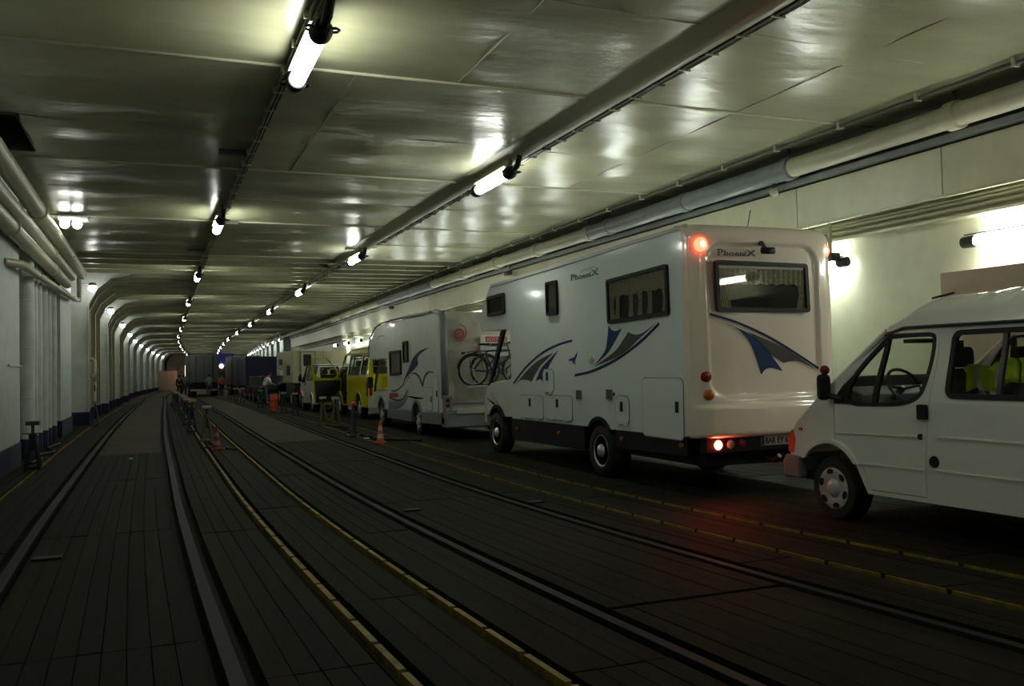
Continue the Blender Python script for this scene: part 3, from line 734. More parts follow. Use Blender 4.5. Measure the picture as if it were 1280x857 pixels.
decal(crom([(11.95, -.005), (11.61, .19), (11.52, .36), (11.47, .565)], 6) + crom([(11.47, .565), (11.38, .50), (11.25, .475), (11.08, .505)], 6)[1:] + crom([(11.08, .505), (11.3, .32), (11.55, .15), (11.95, -.005)], 6)[1:-1], 'decalblue2', S0, 'wing')
decal(crom([(11.95, -.025), (11.3, .19), (11.08, .32), (10.9, .445)], 6) + crom([(10.9, .445), (10.72, .405), (10.5, .42), (10.12, .545)], 6)[1:] + crom([(10.12, .545), (10.56, .36), (11.14, .13), (11.95, -.025)], 6)[1:-1], 'decalgrey', S0, 'wing')
def lettering(body, size, mp, m='dark', root=mh, name='lettering', **k): return obj(name, text_mb(body, size, mp, **k), m, root)
def sside(u0, v0, X=X0): return lambda u, v, w: (X - .001 - w, u0 - u, v0 + v)
def srear(u0, v0, Y): return lambda u, v, w: (u0 + u, Y - .001 - w, v0 + v)
def phoenix(tx, cap, width, m='dark'):
    # tall P and X with smaller letters between, stretched to the badge's width
    idn = lambda u, v, w: (u, v, w); x = 0; parts = []
    for ch, sc in (('P', 1.35), ('h', 1.12), ('o', 1.05), ('e', 1.05), ('n', 1.05), ('i', 1.05), ('X', 1.35)):
        q = text_mb(ch, cap / .75 * sc, idn, bold=cap * .025); a = min(p[0] for p in q.v); b = max(p[0] for p in q.v)
        parts.append((ch, q, x - a)); x += b - a + cap * .12
    k = width / x; f = tx(0, 0)
    for ch, q, dx in parts:      # small foot and head serifs
        lo, hi = min(p[0] for p in q.v), max(p[0] for p in q.v); top = max(p[1] for p in q.v); h = cap * .11; e = cap * .10
        ft = {'P': [lo], 'h': [lo, hi - cap * .2], 'n': [lo, hi - cap * .2], 'i': [lo], 'X': [lo, hi - cap * .3]}.get(ch, [])
        for a in ft: q.box(a - e, a + cap * .2 + e, 0, h, 0, .003)
        if ch == 'X':
            for a in ft: q.box(a - e, a + cap * .2 + e, top - h, top, 0, .003)
        if ch == 'P': q.box(lo - e, lo + cap * .2, top - h, top, 0, .003)
    for ch, q, dx in parts:
        q.v = [f((p[0] + dx) * k, p[1], p[2]) for p in q.v]; obj('letter', q, m, mh)
phoenix(lambda du, dv: sside(12.68 - du, 1.33 + dv), .075, .95)
decal(ribbon([(12.35, 1.43), (12.2, 1.455), (12.1, 1.44), (11.98, 1.465), (11.85, 1.45), (11.78, 1.42)], .007), 'mh2grey', S0)
phoenix(lambda du, dv: sside(14.45 - du, -1.17 + dv, 6.115), .12, 1.1, 'mh2grey')
# rear fittings
RY = 9.215
rw = roundpoly([(6.355, 1.25), (7.755, 1.235), (7.78, .615), (6.375, .62)], .05)
window_unit(mh, REAR(RY), rw, depth=.035, fr=.05, drape=1, mid=(6.42, 7.70, RY - .03, RY - .018, 1.155, 1.185))
phoenix(lambda du, dv: srear(6.41 + du, 1.31 + dv, 9.19), .062, .57)
decal(ribbon([(6.55, 1.42), (6.65, 1.435), (6.75, 1.425), (6.85, 1.43), (6.93, 1.40)], .005), 'mh2grey', REAR(9.196))
RM = REAR(9.205)
decal(ribbon([(6.28, .59), (6.71, .475), (7.26, .25), (7.90, -.10)], lambda t: .026 + .004 * t), 'decalblue', lambda u, v, w: (u, 9.197 - w, v))
decal(crom([(6.54, .475), (6.72, .38), (6.88, .20), (7.02, -.16)], 6) + crom([(7.02, -.16), (7.08, -.095), (7.18, -.08), (7.34, -.12)], 6)[1:] + crom([(7.34, -.12), (7.16, .09), (6.92, .31), (6.54, .475)], 6)[1:-1], 'decalblue2', lambda u, v, w: (u, 9.202 - w, v), 'wing')
decal(crom([(6.84, .37), (7.01, .23), (7.15, .10), (7.36, -.02)], 6) + crom([(7.36, -.02), (7.48, -.0), (7.62, -.01), (7.87, -.115)], 6)[1:] + crom([(7.87, -.115), (7.66, .015), (7.32, .19), (6.84, .37)], 6)[1:-1], 'decalgrey', lambda u, v, w: (u, 9.202 - w, v), 'wing')
def lens(x, z, y, r, m, core=None, name='lamp', root=mh):
    o = obj(name, MB().lathe([(r, .03), (r, -.01), (r * .8, -.03), (r * .4, -.038), (.002, -.04)], (x, y, z), 'y', 24), m, root, smooth=True, auto=50)
    if core: obj('bulb', MB().lathe([(r * .5, -.03), (r * .35, -.043), (.002, -.047)], (x, y, z), 'y', 16), core, o, smooth=True)
    return o
lens(6.19, 1.44, 9.215, .085, 'redlit', 'redcore', 'marker_lamp'); lens(8.10, 1.42, 9.26, .08, 'redlit', 'redcore', 'marker_lamp')
lens(6.21, -.17, 9.20, .065, 'redlamp', None, 'tail_lamp'); lens(6.225, -.39, 9.17, .065, 'amber', None, 'indicator')
for x, m, c in ((6.34, 'brakelens', 'redcore'), (6.52, 'clearlens', None), (6.69, 'redlamp', None)): lens(x, -1.0, 9.20, .062, m, c, 'tail_lamp')
cmr = obj('rear_camera', MB().tube([(7.05, 9.21, 1.48), (7.05, 9.17, 1.475), (7.06, 9.13, 1.42), (7.08, 9.09, 1.375)], [.035, .03, .02, .02], 10), 'dark', mh, smooth=True)
obj('camera_head', MB().tube([(7.0, 9.10, 1.372), (7.16, 9.08, 1.372)], .042, 12), 'black', cmr, smooth=True)
bp_ = obj('bumper', MB().box(6.16, 8.16, 9.18, 9.32, -1.10, -.90), 'black', mh, bevel=.015)
npl = obj('number_plate', MB().plate([rrect(6.96, 7.50, -1.035, -.915, .01)], 0, .01, REAR(9.175)), 'plateyellow', mh)
obj('country_strip', MB().box(6.965, 7.005, 9.162, 9.166, -1.03, -.92), 'decalblue', npl)
lettering('BAR EY 636', .105, srear(7.015, -1.012, 9.163), 'black', npl, 'plate_lettering', w=.003, bold=.002, xs=.83)
obj('underbody', MB().box(6.3, 8.05, 9.4, 16.9, -1.28, -.9), 'black', mh)
for a, c in ((12.34, 15.32), (9.5, 11.35)):
    z0 = -1.33 if a > 12 else -1.18
    obj('skirt', MB().plate([[(a, -.90), (c, -.92), (c, z0), (a, z0 + .03)]], -.05, -.005, S0), 'black', mh)
obj('tow_bar', MB().tube([(7.1, 9.6, -1.2), (7.1, 9.1, -1.22), (7.1, 9.0, -1.15)], .03), 'dark', mh)
for y, z in ((15.05, -1.12), (13.24, -1.09), (11.14, -1.04), (9.60, -1.02)): obj('side_marker', MB().lathe([(.03, 0), (.03, -.03), (.002, -.035)], (6.1, y, z), 'x', 12), 'amber', mh)
al = arch_pts(11.84, -1.22, .46, -.93); ob = inset(al, 0)
obj('wheel_arch', MB().plate([arch_pts(11.84, -1.22, .46, -.93) + arch_pts(11.84, -1.22, .41, -.93, rev=True)], -.06, .015, S0), 'black', mh)
wheel(mh, 6.13, 11.84, .385, .30, 'chrome'); wheel(mh, 6.16, 16.26, .385, .24, 'chrome')
wheel(mh, 8.18, 11.84, .385, .30, 'chrome', s=1); wheel(mh, 8.16, 16.26, .385, .24, 'chrome', s=1)
# cab under the sleeping cab
cabo = [(15.32, -.93), (15.32, -.22), (16.55, -.31), (16.78, -.40), (16.88, -.60), (16.9, -.95)] + arch_pts(16.26, -1.20, .47, -.95)
for X, mpf in ((6.17, SIDE(6.17)), (8.15, RSIDE(8.15))):
    obj('cab_side', MB().plate([cabo], -.06, 0, mpf), 'vanwhite', mh, bevel=.02)
    obj('arch_trim', MB().plate([arch_pts(16.26, -1.20, .47, -.95) + arch_pts(16.26, -1.20, .41, -.95, rev=True)], -.05, .02, mpf), 'black', mh)
    obj('cab_pillar', MB().plate([[(16.62, -.34), (16.74, -.38), (15.98, .70), (15.8, .70)]], -.05, 0, mpf), 'black', mh)
    obj('cab_window', MB().plate([[(15.34, -.23), (16.62, -.34), (15.8, .69), (15.34, .69)]], -.035, -.03, mpf), 'glass', mh)
obj('bonnet', MB().plate([[(16.6, -.33), (16.82, -.42), (16.97, -.65), (16.97, -1.1), (16.88, -1.1), (16.86, -.68), (16.75, -.5), (16.6, -.42)]], -2.0, -.01, SIDE(6.17)), 'vanwhite', mh)
obj('windscreen', MB().add([(6.25, 16.68, -.36), (8.07, 16.68, -.36), (8.07, 15.95, .69), (6.25, 15.95, .69)], [(0, 1, 2, 3)]), 'glass', mh)
obj('dashboard', MB().box(6.22, 8.1, 16.3, 16.7, -.75, -.36), 'dash', mh, bevel=.03)
for x in (6.62, 7.7):
    obj('cab_seat', MB().box(x - .25, x + .25, 15.35, 15.5, -.9, .15).box(x - .13, x + .13, 15.37, 15.47, .15, .42), 'seat', mh, bevel=.04)
obj('steering_wheel', MB().tube([(6.62 + .2 * math.cos(a), 16.2 + .07 * math.sin(a), -.28 + .19 * math.sin(a)) for a in np.linspace(0, 2 * PI, 20)], .015, 6), 'black', mh)
tag(obj('roof_antenna', MB().tube([(7.3, 9.8, 1.72), (7.33, 9.75, 2.0)], .006, 6), 'dark', mh), '', '')
o = C.objects['roof_antenna'];
for k in ('label', 'category'): del o[k]
obj('roof_hatch', MB().box(6.7, 7.3, 12.2, 12.8, 1.64, 1.78), 'moulding', mh, bevel=.03)
obj('roof_dome', MB().sphere((6.6, 14.6, 1.62), .17, 14, (1, 1.6, .6)), 'moulding', mh, smooth=True)

# ---------------------------------------------------------------- generic delivery van
def van(name, label, x0, y0, sy, sz, paint, door='closed', roofz=.60, plate=True, cover='alu'):
    """reference shape: left side x=6.5, rear y=3.2, nose y=8.08"""
    Wd = 1.95
    fy = lambda y: y0 + (y - 3.2) * sy
    gz = ground(y0 + 2); fz = lambda z: gz + (z - G) * sz
    root = thing(name, label, 'van', (x0 + Wd / 2, fy(5.6), gz))
    def tum(v): return .13 * rs(-.45, .30, v) + .02 * rs(-.9, -1.4, v)
    def LM(s, off=0):
        def f(u, v, w):
            w2 = w + off; x = x0 + tum(v) - w2 if s < 0 else x0 + Wd - tum(v) + w2
            return (x, fy(u), fz(v))
        return f
    outer = [(3.22, -1.28), (3.20, -.6), (3.28, .0), (3.34, .29), (6.42, .29), (6.62, .30), (6.76, .235), (7.36, -.20), (7.93, -.66), (8.02, -.78), (8.05, -1.02), (7.9, -1.04)] + arch_pts(7.43, -1.31, .46, -1.04)[1:-1][:] 
    outer = outer + [(6.93, -1.32)] + [(4.95, -1.30)] + arch_pts(4.48, -1.31, .44, -1.29)
    fw = crom([(7.14, -.43), (7.13, -.22), (6.96, .0), (6.74, .19), (6.64, .222), (6.3, .228), (6.18, .22), (6.145, .17), (6.15, -.05), (6.19, -.25), (6.26, -.36), (6.42, -.42), (6.7, -.44)], 3, True)
    dr = [(7.36, -.84), (7.36, -.40), (7.24, -.24), (6.76, .20), (6.62, .26), (6.10, .265), (6.09, -.1), (6.14, -.50), (6.19, -1.0), (6.20, -1.27), (6.90, -1.28), (6.96, -1.10), (7.12, -.92)]
    sw = rrect(4.35, 5.95, -.35, .235, .08); rwn = rrect(3.5, 4.2, -.33, .22, .08)
    for s in (-1, 1):
        mp = LM(s)
        bmb = MB().plate([outer, dr, sw, rwn], -.035, 0, lambda u, v, w: (u, v, w))
        # slice by height so the panel can bend
        bm = bmesh.new(); vv = [bm.verts.new(p) for p in bmb.v]
        for f in bmb.f:
            try: bm.faces.new([vv[i] for i in f])
            except ValueError: pass
        for z in (-1.1, -.9, -.7, -.5, -.4, -.3, -.2, -.1, 0, .1, .2): bmesh.ops.bisect_plane(bm, geom=bm.verts[:] + bm.edges[:] + bm.faces[:], plane_co=(0, z, 0), plane_no=(0, 1, 0))
        bm.verts.index_update(); mb = MB(); mb.v = [mp(*p.co) for p in bm.verts]; mb.f = [tuple(q.index for q in f.verts) for f in bm.faces]; bm.free()
        obj('side_panel', mb, paint, root)
        def sliced(loops, w0, w1, off=0):
            q = MB().plate(loops, w0, w1, lambda u, v, w: (u, v, w)); bm = bmesh.new(); vv = [bm.verts.new(p) for p in q.v]
            for f in q.f:
                try: bm.faces.new([vv[i] for i in f])
                except ValueError: pass
            for z in (-.9, -.6, -.4, -.3, -.2, -.1, 0, .1, .2): bmesh.ops.bisect_plane(bm, geom=bm.verts[:] + bm.edges[:] + bm.faces[:], plane_co=(0, z, 0), plane_no=(0, 1, 0))
            bm.verts.index_update(); m2 = MB(); m2.v = [mp(*p.co) for p in bm.verts]; m2.f = [tuple(t.index for t in f.verts) for f in bm.faces]; bm.free(); return m2
        for hole in (sw, rwn):
            o = obj('side_window', sliced([inset(hole, -.012), inset(hole, .035)], -.03, .006), 'black', root)
            obj('pane', sliced([hole], -.016, -.012), 'glass', o)
            if hole is sw: obj('window_divider', sliced([[(5.40, -.35), (5.44, -.35), (5.44, .235), (5.40, .235)]], -.03, .004), 'dark', o)
        if not (door == 'open' and s < 0):
            d = obj('front_door', sliced([inset(dr, .008), fw], -.035, .0), paint, root)
            o = obj('door_window', sliced([inset(fw, -.012), inset(fw, .028)], -.03, .006), 'black', d)
            obj('pane', sliced([fw], -.016, -.012), 'glass', o)
            obj('quarter_bar', sliced([[(6.77, -.44), (6.83, -.44), (6.74, .19), (6.69, .20)]], -.03, .004), 'black', o)
            obj('mirror_sail', sliced([[(7.345, -.445), (7.345, -.40), (7.23, -.26), (7.10, -.15), (7.12, -.30), (7.15, -.445)]], 0, .008), 'black', d)
            obj('door_handle', sliced([rrect(6.145, 6.25, -.555, -.42, .015)], 0, .03), 'black', d)
            obj('door_lock', MB().lathe([(.03, 0), (.025, -.012 * (1 if s < 0 else -1)), (.002, -.014 * (1 if s < 0 else -1))], mp(6.24, -.715, 0), 'x', 14), 'black', d)
            obj('crease', sliced([[(6.16, -.71), (7.33, -.735), (7.33, -.75), (6.16, -.725)]], 0, .010), paint, d)
            obj('crease', sliced([[(6.19, -1.01), (7.0, -1.02), (7.0, -1.035), (6.19, -1.025)]], 0, .008), paint, d)
        else:
            # driver door swung out towards the lane, hinged at its front edge
            H = Vector((x0, fy(7.30), 0)); ang = math.radians(55)
            def od(u, v, w):
                L = (7.30 - u) * sy; return (H.x - L * math.sin(ang) - w * math.cos(ang), H.y - L * math.cos(ang) + w * math.sin(ang), fz(v))
            d = obj('front_door', MB().plate([dr, fw], -.045, 0, od), paint, root)
            obj('door_lining', MB().plate([inset([(7.30, -.84), (7.30, -.47), (6.16, -.47), (6.20, -1.25), (6.9, -1.25)], .05)], -.07, -.046, od), 'dash', d)
            obj('pane', MB().plate([fw], -.025, -.02, od), 'glass', d)
        if s < 0:
            f = obj('fuel_cap', MB().lathe([(.055, 0), (.05, -.012), (.002, -.014)], mp(6.09, -.93, 0), 'x', 18), 'black', root, smooth=True, auto=40)
        obj('crease', sliced([[(4.0, -.70), (6.04, -.695), (6.04, -.712), (4.0, -.715)]], 0, .010), paint, root)
        obj('crease', sliced([[(5.0, -1.0), (6.08, -1.0), (6.08, -1.015), (5.0, -1.015)]], 0, .008), paint, root)
        at = arch_pts(7.43, -1.31, .50, -1.04) + arch_pts(7.43, -1.31, .45, -1.04, rev=True)
        obj('arch_lip', MB().plate([at + []], 0, .035, lambda u, v, w, mp=mp: mp(u, v, w)), paint, root, bevel=.012)
        obj('arch_lip', MB().plate([arch_pts(4.48, -1.31, .48, -1.28) + arch_pts(4.48, -1.31, .43, -1.28, rev=True)], 0, .03, lambda u, v, w, mp=mp: mp(u, v, w)), paint, root, bevel=.012)
        for yc in (7.43, 4.48):
            wheel(root, (x0 + .05) if s < 0 else (x0 + Wd - .05), fy(yc), .325 * sz, .22, cover, s=s, z=gz + .325 * sz)
        # indicator and headlamp wrapping the corner
        obj('indicator', MB().plate([[(8.0, -.74), (8.075, -.80), (8.08, -1.0), (7.99, -1.0), (7.96, -.85)]], -.04, .008, mp), 'orangelit', root, bevel=.01)
        obj('side_repeater', MB().plate([rrect(7.84, 7.89, -.75, -.72, .01)], 0, .015, mp), 'amber', root)
        mx = -1 if s < 0 else 1
        mm = MB().box(-.075, .075, -.05, .05, -.13, .14)
        mm.v = [(mp(7.42, 0, 0)[0] + mx * .15 + a, fy(7.42) + b_, fz(-.28) + c_) for a, b_, c_ in mm.v]
        mr = obj('door_mirror', mm, 'black', root, bevel=.05, seg=3)
        obj('mirror_lamp', MB().sphere((mp(7.42, 0, 0)[0] + mx * .13, fy(7.42), fz(-.10)), .05, 10), 'redlamp', mr, smooth=True)
        obj('mirror_arm', MB().tube([(mp(7.42, 0, 0)[0] + mx * .12, fy(7.4), fz(-.36)), (mp(7.2, -.4, 0)[0], fy(7.22), fz(-.40))], .03, 8), 'black', mr)
        obj('tail_lamp', MB().plate([rrect(3.22, 3.38, -.95, -.55, .03)], -.03, .01, mp), 'redlamp', root)
    # high roof, ribs across its flanks
    gut = .275
    def roof(u, v):
        y = 3.30 + (6.72 - 3.30) * v; xx = 2 * u - 1
        h = (roofz - gut) * (1 - rs(6.15, 6.95, y) ** 1.5 * .95) * (1 - rs(3.5, 3.28, y) * .5)
        prof = (1 - abs(xx) ** 4.2) ** .42
        half = Wd / 2 - .115
        rib = .016 * (1 if (math.sin(y * 2 * PI / .24) > .35) else 0) * (1 - rs(5.7, 5.9, y)) * rs(1, .8, abs(xx))
        return (x0 + Wd / 2 + xx * half * (1 - .10 * prof * 0), fy(y), fz(gut + h * prof + rib))
    obj('roof', MB().grid(roof, 60, 220), paint, root, smooth=True)
    gt = MB()
    for X in (x0 + .11, x0 + Wd - .11): gt.tube([(X, fy(3.32), fz(.29)), (X, fy(6.5), fz(.295)), (X, fy(6.74), fz(.235))], .014, 8)
    obj('gutter', gt, 'dark' if paint != 'yellow' else paint, root, smooth=True)
    # windscreen, bonnet, front
    xa, xb = x0 + .12, x0 + Wd - .12
    obj('windscreen', MB().add([(xa + .02, fy(6.73), fz(.26)), (xb - .02, fy(6.73), fz(.26)), (xb, fy(7.37), fz(-.22)), (xa, fy(7.37), fz(-.22))], [(0, 1, 2, 3)]), 'glass', root)
    for a, c in ((xa, xa - .03), (xb, xb + .03)): obj('screen_pillar', MB().tube([(a, fy(6.72), fz(.27)), (c, fy(7.37), fz(-.20))], .03, 8), paint, root)
    def front(u, v):
        pr = [(7.35, -.20), (7.65, -.42), (7.93, -.65), (8.06, -.78), (8.10, -1.02), (8.08, -1.06)]
        t = v * (len(pr) - 1); i = min(int(t), len(pr) - 2); f = t - i; y = pr[i][0] * (1 - f) + pr[i + 1][0] * f; z = pr[i][1] * (1 - f) + pr[i + 1][1] * f
        xx = 2 * u - 1
        return (x0 + Wd / 2 + xx * (Wd / 2 - .005 - tum(z)), fy(y + .10 * (1 - xx * xx) - .09 * abs(xx) ** 8), fz(z + .03 * (1 - xx ** 4)))
    obj('bonnet', MB().grid(front, 24, 25), paint, root, smooth=True)
    bo = [(7.86, -1.03), (8.12, -1.02), (8.17, -1.10), (8.15, -1.27), (7.88, -1.27)]
    obj('front_bumper', MB().plate([bo], -(Wd + .02), .02, lambda u, v, w: (x0 - w, fy(u), fz(v))), 'bumpergrey', root, bevel=.03, seg=3)
    # rear
    obj('rear_panel', MB().plate([rrect(x0 + .02, x0 + Wd - .02, -1.25, .25, .08), rrect(x0 + .2, x0 + .92, -.30, .18, .06), rrect(x0 + 1.03, x0 + 1.75, -.30, .18, .06)], -.03, 0, lambda u, v, w: (u if abs(v) > 9 else x0 + Wd / 2 + (u - x0 - Wd / 2) * (1 - .09 * rs(-.45, .3, v)), fy(3.25 + .05 * rs(-.3, .3, v)) - w, fz(v))), paint, root)
    for a in (.2, 1.03):
        o = obj('rear_window', MB().plate([rrect(x0 + a - .015, x0 + a + .735, -.32, .2, .07), rrect(x0 + a + .03, x0 + a + .69, -.27, .15, .05)], 0, .012, lambda u, v, w: (u, fy(3.26) - w, fz(v))), 'black', root)
        obj('pane', MB().plate([rrect(x0 + a, x0 + a + .72, -.30, .18, .06)], 0, .004, lambda u, v, w: (u, fy(3.27) - w, fz(v))), 'glass', o)
    for a, d in ((-.0, .16), (Wd - .16, Wd)): obj('tail_lamp', MB().plate([rrect(x0 + a + .01, x0 + d - .01, -.95, -.5, .04)], 0, .02, lambda u, v, w: (u, fy(3.23) - w, fz(v))), 'redlamp', root)
    obj('rear_bumper', MB().box(x0, x0 + Wd, fy(3.10), fy(3.4), fz(-1.3), fz(-1.16)), 'bumpergrey' if paint != 'yellow' else 'dark', root, bevel=.02)
    obj('number_plate', MB().box(x0 + .32, x0 + .84, fy(3.19), fy(3.21), fz(-.85), fz(-.74)), 'plateyellow', root)
    obj('door_gap', MB().box(x0 + Wd / 2 - .008, x0 + Wd / 2 + .008, fy(3.20), fy(3.22), fz(-1.1), fz(.22)), 'black', root)
    # inside
    obj('load_floor', MB().box(x0 + .08, x0 + Wd - .08, fy(3.3), fy(7.9), fz(-1.28), fz(-1.18)), 'black', root)
    obj('dashboard', MB().plate([[(6.98, -.50), (7.08, -.34), (7.32, -.27), (7.42, -.35), (7.42, -1.1), (7.1, -1.1)]], -(Wd - .16), -.10, lambda u, v, w: (x0 - w, fy(u), fz(v))), 'dash', root, bevel=.03, seg=3)
    c = Vector((x0 + .50, fy(6.90), fz(-.27)))
    pts = [c + Vector((.20 * math.cos(a), .10 * math.sin(a), .165 * math.sin(a))) for a in np.linspace(0, 2 * PI, 25)]
    swl = obj('steering_wheel', MB().tube(pts, .016, 8).tube([c + Vector((-.19, 0, 0)), c + Vector((0, .02, -.03)), c + Vector((.19, 0, 0))], .014, 6).tube([c + Vector((0, .02, -.02)), c + Vector((0, .2, -.16))], .035, 8), 'dark', root, smooth=True)
    for xs_, ys_ in ((x0 + .5, 6.42), (x0 + 1.35, 6.42), (x0 + .42, 5.35), (x0 + 1.0, 5.35), (x0 + 1.5, 5.35), (x0 + .5, 4.5), (x0 + 1.3, 4.5)):
        st = obj('seat', MB().box(xs_ - .22, xs_ + .22, fy(ys_ - .05), fy(ys_ + .45), fz(-.95), fz(-.75)), 'seat', root, bevel=.04)
        obj('seat_back', MB().plate([rrect(xs_ - .21, xs_ + .21, -.85, -.10, .08)], 0, .13, lambda u, v, w: (u, fy(ys_ - .02 - (v + .85) * .12) - w, fz(v))), 'seat', st, bevel=.03)
        obj('headrest', MB().plate([rrect(xs_ - .13, xs_ + .13, -.09, .10, .06)], 0, .10, lambda u, v, w: (u, fy(ys_ - .14) - w, fz(v))), 'seat', st, bevel=.03)
    obj('sun_visor', MB().box(x0 + .25, x0 + .75, fy(6.48), fy(6.66), fz(.15), fz(.19)), 'dark', root, bevel=.01)
    obj('mirror_inside', MB().box(x0 + .85, x0 + 1.1, fy(6.7), fy(6.73), fz(.1), fz(.18)), 'dark', root, bevel=.01)
    return root
M['bumpergrey'] = mat('grey bumper plastic', (.16, .15, .15), .45)
M['deckwhite'] = M['vanwhite']
van('van', 'small white van with ribbed high roof at the right edge, nearest the camera', 6.5, 3.2, 1, 1, 'vanwhite')
for i, (a, b) in enumerate(((6.02, 5.50), (5.46, 4.92))):
    def cloth(u, v, a=a, b=b, i=i):
        y = a + (b - a) * u; L = v * 1.35
        x = 6.78 + (.05 if L < .26 else 0) + max(0, L - .26) * .85; z = -.31 + min(L, .26) * .82 + .03 * math.sin(u * 9 + i) + (.07 * u if i == 0 else .06) - max(0, L - .26) * .10
        return (x + .02 * math.sin(u * 14 + v * 5), y, z)
    t = thing('hi_vis_jacket', ['yellow hi-vis jacket with silver bands in the van window, left of the divider', 'yellow hi-vis jacket heaped right of the van window divider'][i], 'jacket', (6.8, a, -.3))
    o = obj('cloth', MB().grid(cloth, 30, 20), 'hivis', t, smooth=True); sm = o.modifiers.new('s', 'SOLIDIFY'); sm.thickness = .03
    for uu in (.3, .72):
        def band(u, v, uu=uu, cloth=cloth):
            p = cloth(uu + (u - .5) * .10 + .12 * (v - .5) * (1 if uu > .5 else -1), v * .23); return (p[0] - .02, p[1], p[2])
        obj('reflective_band', MB().grid(band, 3, 12), 'silver', t, smooth=True)

van('van', 'bright yellow high-roof van with its driver door standing open', 6.42, 28.6, 1.17, 1.13, 'yellow', door='open', roofz=.50)
t = van('van', 'white van in front of the yellow one, mostly hidden by the open yellow door', 5.92, 35.6, .86, .97, 'vanwhite', roofz=.32)

# ---------------------------------------------------------------- second motorhome
m2 = thing('motorhome', 'white motorhome with red spiral emblem and two bicycles on its rear', 'motorhome', (7.15, 23, G))
A0, A1 = 6.10, 8.30
out2 = [(19.6, -.68), (19.6, 1.27), (24.2, 1.30), (25.4, 1.28), (26.1, 1.17), (26.7, .92), (26.98, .62), (26.9, .36), (26.75, .29), (24.72, .29), (24.7, -.62), (24.7, -1.1)] + arch_pts(21.72, -1.22, .43, -1.08) + [(19.6, -1.08)]
obj('body', MB().plate([out2], -(A1 - A0), 0, SIDE(A0)), 'mh2', m2, bevel=.06, seg=4)
obj('corner_moulding', MB().tube([(A0 + .05, 19.5, -.7), (A0 + .03, 19.45, 0), (A0 + .03, 19.5, 1.0), (A0 + .06, 19.65, 1.24), (A0 + .1, 20.3, 1.31)], .085, 14), 'mh2grey', m2, smooth=True)
obj('corner_moulding', MB().tube([(A1 - .05, 19.5, -.7), (A1 - .03, 19.45, 0), (A1 - .03, 19.5, 1.0), (A1 - .06, 19.65, 1.24), (A1 - .1, 20.3, 1.31)], .085, 14), 'mh2grey', m2, smooth=True)
def rear2(u, v):
    x = A0 + .08 + (A1 - A0 - .16) * u; z = -.8 + 2.08 * v
    y = 19.42 + .05 * (2 * u - 1) ** 2 - .05 * rs(.62, .50, z + (.5 - u) * .25) * rs(-.9, 0, z) + .10 * rs(1.1, 1.3, z)
    return (x, y, z)
obj('rear_panel', MB().grid(rear2, 40, 80), 'mh2rear', m2, smooth=True)
S2 = SIDE(A0)
d2 = lambda p, m, n='stripe': decal(p, m, S2, n, root=m2)
nose = crom([(24.4, 1.33), (25.4, 1.31), (26.15, 1.2), (26.75, .93), (27.02, .62), (26.93, .36)], 6)
obj('nose_trim', MB().tube([(A0 - .0, p[0], p[1]) for p in nose], .022, 8), 'dark', m2, smooth=True)
window_unit(m2, S2, roundpoly([(24.34, .49), (24.30, -.19), (23.10, -.15), (23.14, .50)], .05), fr=.07, curtain=False, back='blind')
window_unit(m2, S2, roundpoly([(22.89, .71), (22.86, .15), (22.40, .17), (22.42, .72)], .04), fr=.06, curtain=False, back='blind')
d2(crom([(20.49, .50), (21.3, .44), (21.95, .28), (22.5, -.05), (22.95, -.30)], 6) + crom([(22.95, -.30), (22.4, -.16), (21.75, .02), (21.5, .12)], 6)[1:] + crom([(21.5, .12), (21.55, .26), (21.2, .38), (20.49, .50)], 6)[1:-1], 'decalblue', 'swoosh')
d2(ribbon([(22.7, -.2), (23.1, -.45), (23.9, -.60), (24.3, -.58)], .035), 'decalblue'); d2(ribbon([(22.3, -.2), (22.6, -.28), (22.9, -.45)], lambda t: .05 * (1 - t) + .01), 'decalred')
d2(ribbon([(22.15, -.13), (21.8, -.12), (21.45, -.22), (21.16, -.42)], lambda t: .02 + .09 * t), 'decalgrey', 'gull'); d2(ribbon([(20.2, -.10), (20.6, -.09), (20.95, -.2), (21.16, -.42)], lambda t: .02 + .09 * t), 'decalgrey', 'gull')
d2(ribbon([(24.6, -1.05), (24.0, -1.0), (23.3, -.95), (22.7, -.75), (22.4, -.45)], lambda t: .28 * (1 - t) + .02), 'mh2grey', 'swoosh')
d2(ribbon([(24.5, -.78), (23.7, -.85), (23.0, -.78), (22.6, -.55)], lambda t: .05), 'decalgrey'); d2([(24.5, -.66), (24.45, -.78), (23.6, -.76), (23.5, -.66)], 'decalred')
d2(ribbon([(25.9, .88), (25.5, .96), (25.0, .94)], .02), 'decalgrey')
for q in ((20.33, 21.08, -1.0, -.46), (19.85, 20.17, -1.0, -.19)): hatch(m2, rrect(*q, .04), S2, 'mh2', lock=((q[0] + .09), (q[2] + q[3]) / 2))
obj('sill', MB().plate([[(22.2, -1.08), (24.7, -1.1), (24.7, -1.36), (22.2, -1.34)]], -.1, .02, S2), 'mh2grey', m2, bevel=.02)
obj('sill', MB().plate([[(19.35, -1.0), (21.25, -1.08), (21.25, -1.34), (19.35, -1.28)]], -.1, .02, S2), 'mh2grey', m2, bevel=.02)
obj('arch_trim', MB().plate([arch_pts(21.72, -1.22, .46, -1.15) + arch_pts(21.72, -1.22, .38, -1.15, rev=True)], -.05, .03, S2), 'mh2grey', m2, bevel=.01)
obj('rear_bumper', MB().box(A0 - .02, A1 + .02, 19.25, 19.65, -1.36, -.98), 'mh2grey', m2, bevel=.06, seg=3)
obj('bumper_trim', MB().box(A0 + .2, A1 - .2, 19.2, 19.27, -1.05, -.93), 'mh2rear', m2, bevel=.02)
